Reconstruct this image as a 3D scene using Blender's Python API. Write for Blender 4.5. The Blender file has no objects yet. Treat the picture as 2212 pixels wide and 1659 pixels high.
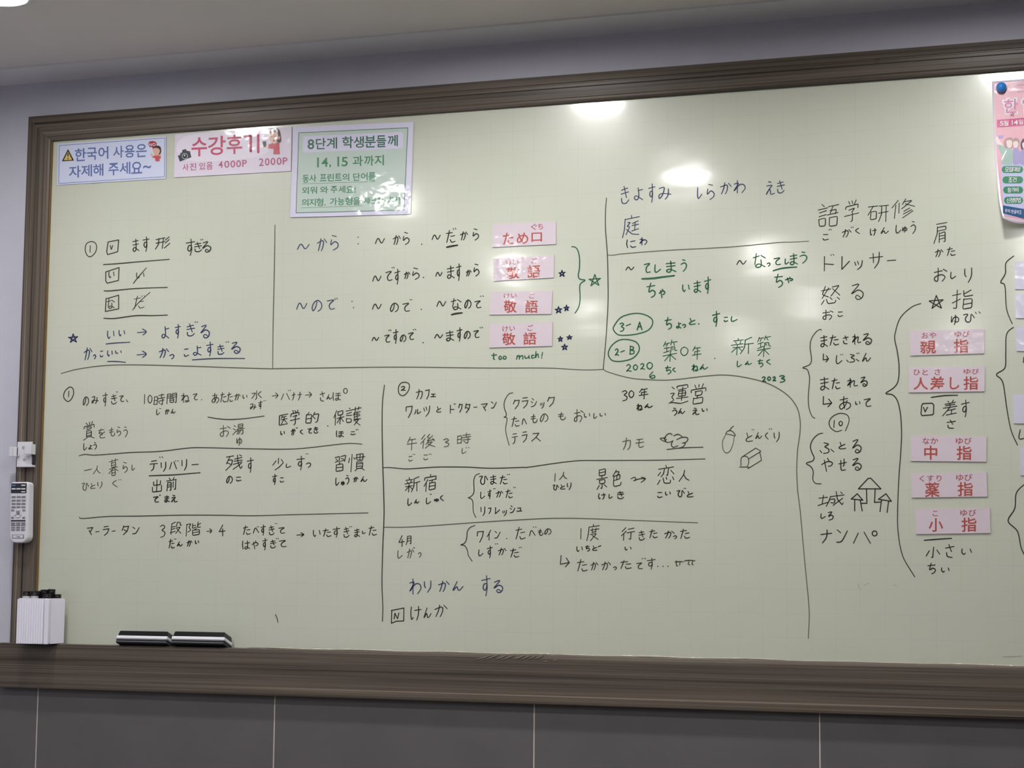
import bpy, bmesh, math, random
from mathutils import Vector, Matrix
random.seed(7)
sc = bpy.context.scene
COL = sc.collection

# ------------------------------------------------------------------ camera
CAM = Vector((0.9982968, -3.73316971, 1.08195845))
R0 = Vector((0.95260007, 0.30412356, 0.00787144))     # right
R1 = Vector((-0.02344682, 0.09918958, -0.99479228))   # down
R2 = Vector((-0.30332053, 0.94745464, 0.10161873))    # forward
FPX = 3900.0
cd = bpy.data.cameras.new('camera')
cam = bpy.data.objects.new('camera', cd); COL.objects.link(cam)
cd.sensor_fit = 'HORIZONTAL'; cd.sensor_width = 36.0; cd.lens = FPX / 2212 * 36.0
cd.clip_start = 0.05; cd.clip_end = 50
m = Matrix((R0, -R1, -R2)).transposed().to_4x4(); m.translation = CAM
cam.matrix_world = m
sc.camera = cam

# ------------------------------------------------------------------ world, view, exposure
w = bpy.data.worlds.new('world'); sc.world = w; w.use_nodes = True
w.node_tree.nodes['Background'].inputs[0].default_value = (0.75, 0.8, 0.9, 1)
w.node_tree.nodes['Background'].inputs[1].default_value = 0.02
sc.view_settings.view_transform = 'Standard'; sc.view_settings.look = 'None'
sc.view_settings.gamma = 1.0; sc.view_settings.use_curve_mapping = False
sc.view_settings.exposure = 0.0
sc.cycles.use_denoising = True
sc.cycles.max_bounces = 8
LAMP = 216.0                     # radiance of the downlight lenses
LAMP_COL = (1.0, 0.985, 0.97)
ZC = 2.25                       # ceiling height
LIGHTS = [(-1.13, -.595), (-.16, -.57), (.84, -.57),
          (-1.10, -1.55), (-.12, -1.45), (.85, -1.5),
          (-1.13, -2.88), (-.14, -2.88), (.85, -2.88),
          (-1.16, -4.15), (-.15, -4.13), (.85, -4.15),
          (-.65, -5.1), (.44, -5.08), (1.5, -5.1)]

# ------------------------------------------------------------------ helpers
def lin(c):
    out = []
    for v in c[:3]:
        v /= 255.0
        out.append(v / 12.92 if v <= 0.04045 else ((v + 0.055) / 1.055) ** 2.4)
    return (*out, 1.0)

def at(x, y, Y=0.0):
    """where the line of sight through a photo pixel meets the plane at depth Y"""
    d = R0 * ((x - 1106) / FPX) + R1 * ((y - 829.5) / FPX) + R2
    return CAM + d * ((Y - CAM.y) / d.y)

WL = {}
def link(o, parent=None, wl=Vector((0, 0, 0))):
    COL.objects.link(o)
    if parent is not None: o.parent = parent
    WL[o.name] = Vector(wl)
    return o

def thing(name, label, cat, loc, group=None):
    o = bpy.data.objects.new(name, None); o.empty_display_size = 0.02
    link(o, None, loc); o.location = loc
    o['label'] = label; o['category'] = cat
    if group: o['group'] = group
    return o

def obj(name, verts, faces, mat, parent=None, smooth=False, label=None, kind=None):
    base = WL[parent.name] if parent is not None else Vector((0, 0, 0))
    me = bpy.data.meshes.new(name)
    me.from_pydata([tuple(Vector(v) - base) for v in verts], [], faces)
    me.materials.append(mat)
    if smooth:
        for p in me.polygons: p.use_smooth = True
    me.update()
    o = bpy.data.objects.new(name, me)
    link(o, parent, base)
    if label: o['label'] = label
    if kind: o['kind'] = kind
    return o

def structure(name, verts, faces, mat):
    return obj(name, verts, faces, mat, None, kind='structure')

def boxvf(x0, x1, y0, y1, z0, z1):
    v = [(x0,y0,z0),(x1,y0,z0),(x1,y1,z0),(x0,y1,z0),(x0,y0,z1),(x1,y0,z1),(x1,y1,z1),(x0,y1,z1)]
    f = [(0,3,2,1),(4,5,6,7),(0,1,5,4),(1,2,6,5),(2,3,7,6),(3,0,4,7)]
    return v, f

def merge(parts):
    V, F = [], []
    for v, f in parts:
        n = len(V); V += list(v); F += [tuple(i + n for i in q) for q in f]
    return V, F

def rbox(x0, x1, y0, y1, z0, z1, r=0.002, seg=2):
    bm = bmesh.new()
    v, f = boxvf(x0, x1, y0, y1, z0, z1)
    bv = [bm.verts.new(p) for p in v]
    for q in f: bm.faces.new([bv[i] for i in q])
    bmesh.ops.bevel(bm, geom=bm.edges[:], offset=r, segments=seg, affect='EDGES', profile=0.5)
    bm.verts.index_update()
    V = [tuple(q.co) for q in bm.verts]; F = [tuple(q.index for q in fc.verts) for fc in bm.faces]
    bm.free()
    return V, F

def xf(vf, M):
    return [tuple(M @ Vector(p)) for p in vf[0]], vf[1]

def cyl(p0, p1, r0, r1=None, n=20, caps=True):
    r1 = r0 if r1 is None else r1
    p0, p1 = Vector(p0), Vector(p1); a = (p1 - p0).normalized()
    u = a.orthogonal().normalized(); w_ = a.cross(u)
    V = []; F = []
    for p, r in ((p0, r0), (p1, r1)):
        for i in range(n):
            t = 2 * math.pi * i / n
            V.append(tuple(p + u * (r * math.cos(t)) + w_ * (r * math.sin(t))))
    for i in range(n):
        j = (i + 1) % n; F.append((i, j, n + j, n + i))
    if caps: F += [tuple(range(n))[::-1], tuple(range(n, 2 * n))]
    return V, F

def lathe(p, a, prof, n=24):
    """prof: list of (radius, distance along axis a)"""
    p, a = Vector(p), Vector(a).normalized(); u = a.orthogonal().normalized(); w_ = a.cross(u)
    V = []; F = []
    for r, d in prof:
        for i in range(n):
            t = 2 * math.pi * i / n
            V.append(tuple(p + a * d + u * (r * math.cos(t)) + w_ * (r * math.sin(t))))
    for k in range(len(prof) - 1):
        for i in range(n):
            j = (i + 1) % n; F.append((k*n+i, k*n+j, (k+1)*n+j, (k+1)*n+i))
    F += [tuple(range(n))[::-1], tuple(range((len(prof)-1)*n, len(prof)*n))]
    return V, F

def extrude_profile(prof, x0, x1):
    """closed (Y,Z) profile extruded along X"""
    n = len(prof)
    V = [(x0, y, z) for y, z in prof] + [(x1, y, z) for y, z in prof]
    F = [(i, (i+1) % n, n + (i+1) % n, n + i) for i in range(n)]
    F += [tuple(range(n))[::-1], tuple(range(n, 2*n))]
    return V, F

# ------------------------------------------------------------------ materials
def mat(name, col, rough=0.5, spec=0.5, coat=0.0, coat_rough=0.05, bump=None, metal=0.0, noise=None):
    M = bpy.data.materials.new(name); M.use_nodes = True
    nt = M.node_tree; b = nt.nodes['Principled BSDF']
    b.inputs['Base Color'].default_value = lin(col)
    b.inputs['Roughness'].default_value = rough
    b.inputs['Specular IOR Level'].default_value = spec
    b.inputs['Coat Weight'].default_value = coat
    b.inputs['Coat Roughness'].default_value = coat_rough
    b.inputs['Metallic'].default_value = metal
    if bump or noise:
        g = nt.nodes.new('ShaderNodeNewGeometry')
    if noise:      # (scale, amount): gentle mottling of the colour
        n = nt.nodes.new('ShaderNodeTexNoise'); n.inputs['Scale'].default_value = noise[0]; n.inputs['Detail'].default_value = 5
        nt.links.new(g.outputs['Position'], n.inputs['Vector'])
        mx = nt.nodes.new('ShaderNodeMix'); mx.data_type = 'RGBA'; mx.blend_type = 'MIX'
        a = lin(tuple(max(0, c * (1 - noise[1])) for c in col)); c2 = lin(tuple(min(255, c * (1 + noise[1])) for c in col))
        mx.inputs[6].default_value = a; mx.inputs[7].default_value = c2
        nt.links.new(n.outputs['Fac'], mx.inputs[0]); nt.links.new(mx.outputs[2], b.inputs['Base Color'])
    if bump:       # (scale, strength, distance)
        n = nt.nodes.new('ShaderNodeTexNoise'); n.inputs['Scale'].default_value = bump[0]; n.inputs['Detail'].default_value = 2
        nt.links.new(g.outputs['Position'], n.inputs['Vector'])
        bp = nt.nodes.new('ShaderNodeBump'); bp.inputs['Strength'].default_value = bump[1]; bp.inputs['Distance'].default_value = bump[2]
        nt.links.new(n.outputs['Fac'], bp.inputs['Height'])
        nt.links.new(bp.outputs['Normal'], b.inputs['Normal'])
        if coat: nt.links.new(bp.outputs['Normal'], b.inputs['Coat Normal'])
    return M

def math_node(nt, op, a=None, b=None, va=None, vb=None):
    n = nt.nodes.new('ShaderNodeMath'); n.operation = op
    if a is not None: nt.links.new(a, n.inputs[0])
    elif va is not None: n.inputs[0].default_value = va
    if b is not None: nt.links.new(b, n.inputs[1])
    elif vb is not None: n.inputs[1].default_value = vb
    return n.outputs[0]

def board_material():
    M = bpy.data.materials.new('whiteboard_enamel'); M.use_nodes = True
    nt = M.node_tree; b = nt.nodes['Principled BSDF']
    g = nt.nodes.new('ShaderNodeNewGeometry'); s = nt.nodes.new('ShaderNodeSeparateXYZ')
    nt.links.new(g.outputs['Position'], s.inputs[0])
    def line(sock, off, half):
        a = math_node(nt, 'ADD', sock, None, None, off)
        a = math_node(nt, 'MODULO', a, None, None, 0.05)
        a = math_node(nt, 'SUBTRACT', a, None, None, 0.025)
        a = math_node(nt, 'ABSOLUTE', a)
        a = math_node(nt, 'SUBTRACT', None, a, 0.025)
        return math_node(nt, 'LESS_THAN', a, None, None, half)
    lx = line(s.outputs['X'], 10.0, 0.0007); lz = line(s.outputs['Z'], 0.005, 0.0007)
    mx = math_node(nt, 'MAXIMUM', lx, lz)
    n = nt.nodes.new('ShaderNodeTexNoise'); n.inputs['Scale'].default_value = 14; n.inputs['Detail'].default_value = 3
    nt.links.new(g.outputs['Position'], n.inputs['Vector'])
    fade = math_node(nt, 'SUBTRACT', n.outputs['Fac'], None, None, 0.33)
    fade = math_node(nt, 'MULTIPLY', fade, None, None, 0.5)
    fac = math_node(nt, 'MULTIPLY', mx, fade)
    fac = math_node(nt, 'MINIMUM', fac, None, None, 0.10)
    # smears left by the eraser
    n2 = nt.nodes.new('ShaderNodeTexNoise'); n2.inputs['Scale'].default_value = 3.2; n2.inputs['Detail'].default_value = 6; n2.inputs['Distortion'].default_value = 1.2
    nt.links.new(g.outputs['Position'], n2.inputs['Vector'])
    cm = nt.nodes.new('ShaderNodeMix'); cm.data_type = 'RGBA'
    cm.inputs[6].default_value = lin((201, 205, 188)); cm.inputs[7].default_value = lin((208, 212, 195))
    nt.links.new(n2.outputs['Fac'], cm.inputs[0])
    c2 = nt.nodes.new('ShaderNodeMix'); c2.data_type = 'RGBA'; c2.inputs[7].default_value = lin((146, 150, 136))
    nt.links.new(cm.outputs[2], c2.inputs[6]); nt.links.new(fac, c2.inputs[0])
    nt.links.new(c2.outputs[2], b.inputs['Base Color'])
    b.inputs['Roughness'].default_value = 0.30
    b.inputs['Specular IOR Level'].default_value = 0.5
    b.inputs['Coat Weight'].default_value = 1.0
    r = math_node(nt, 'MULTIPLY', n2.outputs['Fac'], None, None, 0.08)
    r = math_node(nt, 'ADD', r, None, None, 0.065)
    nt.links.new(r, b.inputs['Coat Roughness'])
    # very slight waviness of the sheet
    mp = nt.nodes.new('ShaderNodeMapping'); mp.inputs['Scale'].default_value = (7, 7, 16)
    nt.links.new(g.outputs['Position'], mp.inputs[0])
    n3 = nt.nodes.new('ShaderNodeTexNoise'); n3.inputs['Scale'].default_value = 1.0; n3.inputs['Detail'].default_value = 1.5
    nt.links.new(mp.outputs[0], n3.inputs['Vector'])
    bp = nt.nodes.new('ShaderNodeBump'); bp.inputs['Strength'].default_value = 0.25; bp.inputs['Distance'].default_value = 0.002
    nt.links.new(n3.outputs['Fac'], bp.inputs['Height'])
    nt.links.new(bp.outputs['Normal'], b.inputs['Coat Normal'])
    return M

def wood_material(name, axis, dark=(67, 59, 52), light=(116, 105, 94)):
    M = bpy.data.materials.new(name); M.use_nodes = True
    nt = M.node_tree; b = nt.nodes['Principled BSDF']
    g = nt.nodes.new('ShaderNodeNewGeometry')
    def grain(lo, hi, det, dist):
        mp = nt.nodes.new('ShaderNodeMapping')
        mp.inputs['Scale'].default_value = (lo, hi, hi) if axis == 'X' else (hi, hi, lo)
        nt.links.new(g.outputs['Position'], mp.inputs[0])
        n = nt.nodes.new('ShaderNodeTexNoise'); n.inputs['Scale'].default_value = 1; n.inputs['Detail'].default_value = det
        n.inputs['Distortion'].default_value = dist
        nt.links.new(mp.outputs[0], n.inputs['Vector']); return n.outputs['Fac']
    a = grain(0.55, 95, 3, 0.2); c = grain(2.5, 420, 3, 0.0); d = grain(0.35, 170, 1, 0.0)
    t = math_node(nt, 'MULTIPLY', a, None, None, 0.6)
    t2 = math_node(nt, 'MULTIPLY', c, None, None, 0.4)
    t = math_node(nt, 'ADD', t, t2)
    cr = nt.nodes.new('ShaderNodeValToRGB')
    cr.color_ramp.elements[0].position = 0.36; cr.color_ramp.elements[0].color = lin(dark)
    cr.color_ramp.elements[1].position = 0.66; cr.color_ramp.elements[1].color = lin(light)
    nt.links.new(t, cr.inputs[0])
    # occasional dark pore lines and pale streaks
    k = nt.nodes.new('ShaderNodeMapRange'); k.inputs[1].default_value = 0.66; k.inputs[2].default_value = 0.74
    nt.links.new(d, k.inputs[0])
    mx = nt.nodes.new('ShaderNodeMix'); mx.data_type = 'RGBA'
    mx.inputs[7].default_value = lin(tuple(min(255, v * 1.22) for v in light))
    nt.links.new(k.outputs[0], mx.inputs[0]); nt.links.new(cr.outputs[0], mx.inputs[6])
    k2 = nt.nodes.new('ShaderNodeMapRange'); k2.inputs[1].default_value = 0.34; k2.inputs[2].default_value = 0.27
    nt.links.new(d, k2.inputs[0])
    mx2 = nt.nodes.new('ShaderNodeMix'); mx2.data_type = 'RGBA'
    mx2.inputs[7].default_value = lin(tuple(v * 0.55 for v in dark))
    nt.links.new(k2.outputs[0], mx2.inputs[0]); nt.links.new(mx.outputs[2], mx2.inputs[6])
    nt.links.new(mx2.outputs[2], b.inputs['Base Color'])
    b.inputs['Roughness'].default_value = 0.42
    b.inputs['Specular IOR Level'].default_value = 0.35
    bp = nt.nodes.new('ShaderNodeBump'); bp.inputs['Strength'].default_value = 0.25; bp.inputs['Distance'].default_value = 0.0006
    nt.links.new(t, bp.inputs['Height']); nt.links.new(bp.outputs['Normal'], b.inputs['Normal'])
    return M

def emit_mat(name, strength, col):
    M = bpy.data.materials.new(name); M.use_nodes = True
    b = M.node_tree.nodes['Principled BSDF']
    b.inputs['Base Color'].default_value = (.9, .9, .9, 1)
    b.inputs['Emission Color'].default_value = (*col, 1); b.inputs['Emission Strength'].default_value = strength
    return M

M_board = board_material()
M_woodx = wood_material('brown_laminate_along', 'X')
M_woodz = wood_material('brown_laminate_upright', 'Z')
M_wall = mat('lavender_wallpaper', (207, 207, 219), 0.75, 0.3, bump=(420, 0.35, 0.001), noise=(30, 0.02))
M_rear = mat('rear_wall_paint', (88, 86, 90), 0.7, 0.3)
M_ceil = mat('ceiling_paint', (234, 229, 226), 0.8, 0.3, bump=(300, 0.2, 0.0006), noise=(6, 0.015))
M_trim = mat('ceiling_trim_paint', (232, 231, 234), 0.6, 0.3)
M_tile = mat('charcoal_tile', (100, 97, 99), 0.5, 0.4, bump=(500, 0.2, 0.0005), noise=(9, 0.07))
M_grout = mat('pale_grout', (205, 196, 190), 0.8, 0.2)
M_floor = mat('floor_vinyl', (92, 86, 82), 0.4, 0.4, noise=(4, 0.05))
M_lens = emit_mat('lamp_lens_glow', LAMP, LAMP_COL)
M_ring = mat('white_metal_ring', (235, 235, 235), 0.35)
M_white = mat('white_plastic', (222, 221, 228), 0.42)
M_cup = mat('ribbed_white_plastic', (240, 238, 250), 0.5)
M_black = mat('black_plastic', (16, 17, 20), 0.28)
M_dark = mat('dark_grey_plastic', (42, 44, 50), 0.4)
M_grey = mat('grey_button_rubber', (128, 130, 138), 0.6)
M_ochre = mat('bare_wood_edge', (132, 104, 64), 0.7, 0.2)
M_bead = mat('clear_sealant', (176, 172, 158), 0.12, 0.8)
M_film = mat('scuffed_film', (128, 112, 98), 0.35)
M_felt = mat('dark_felt', (44, 46, 50), 0.95, 0.1, bump=(900, 0.8, 0.001))
M_feltl = mat('grey_felt', (120, 122, 126), 0.95, 0.1, bump=(900, 0.8, 0.001))
PAPER_BUMP = (30, 0.30, 0.003)
def paper(name, col, coat=0.8):
    return mat(name, col, 0.45, 0.4, coat=coat, coat_rough=0.09, bump=PAPER_BUMP)
def ink(name, col):
    return mat(name, col, 0.45, 0.3)
INK = {'k': ink('black_marker_ink', (40, 42, 37)), 'g': ink('worn_black_marker_ink', (92, 94, 82)),
       'd': ink('thin_black_marker_ink', (62, 64, 56)),
       'b': ink('blue_marker_ink', (56, 64, 98)), 'n': ink('navy_marker_ink', (30, 38, 82)),
       'G': ink('green_marker_ink', (34, 98, 66)), 'f': ink('faint_marker_trace', (164, 167, 150))}
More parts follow.
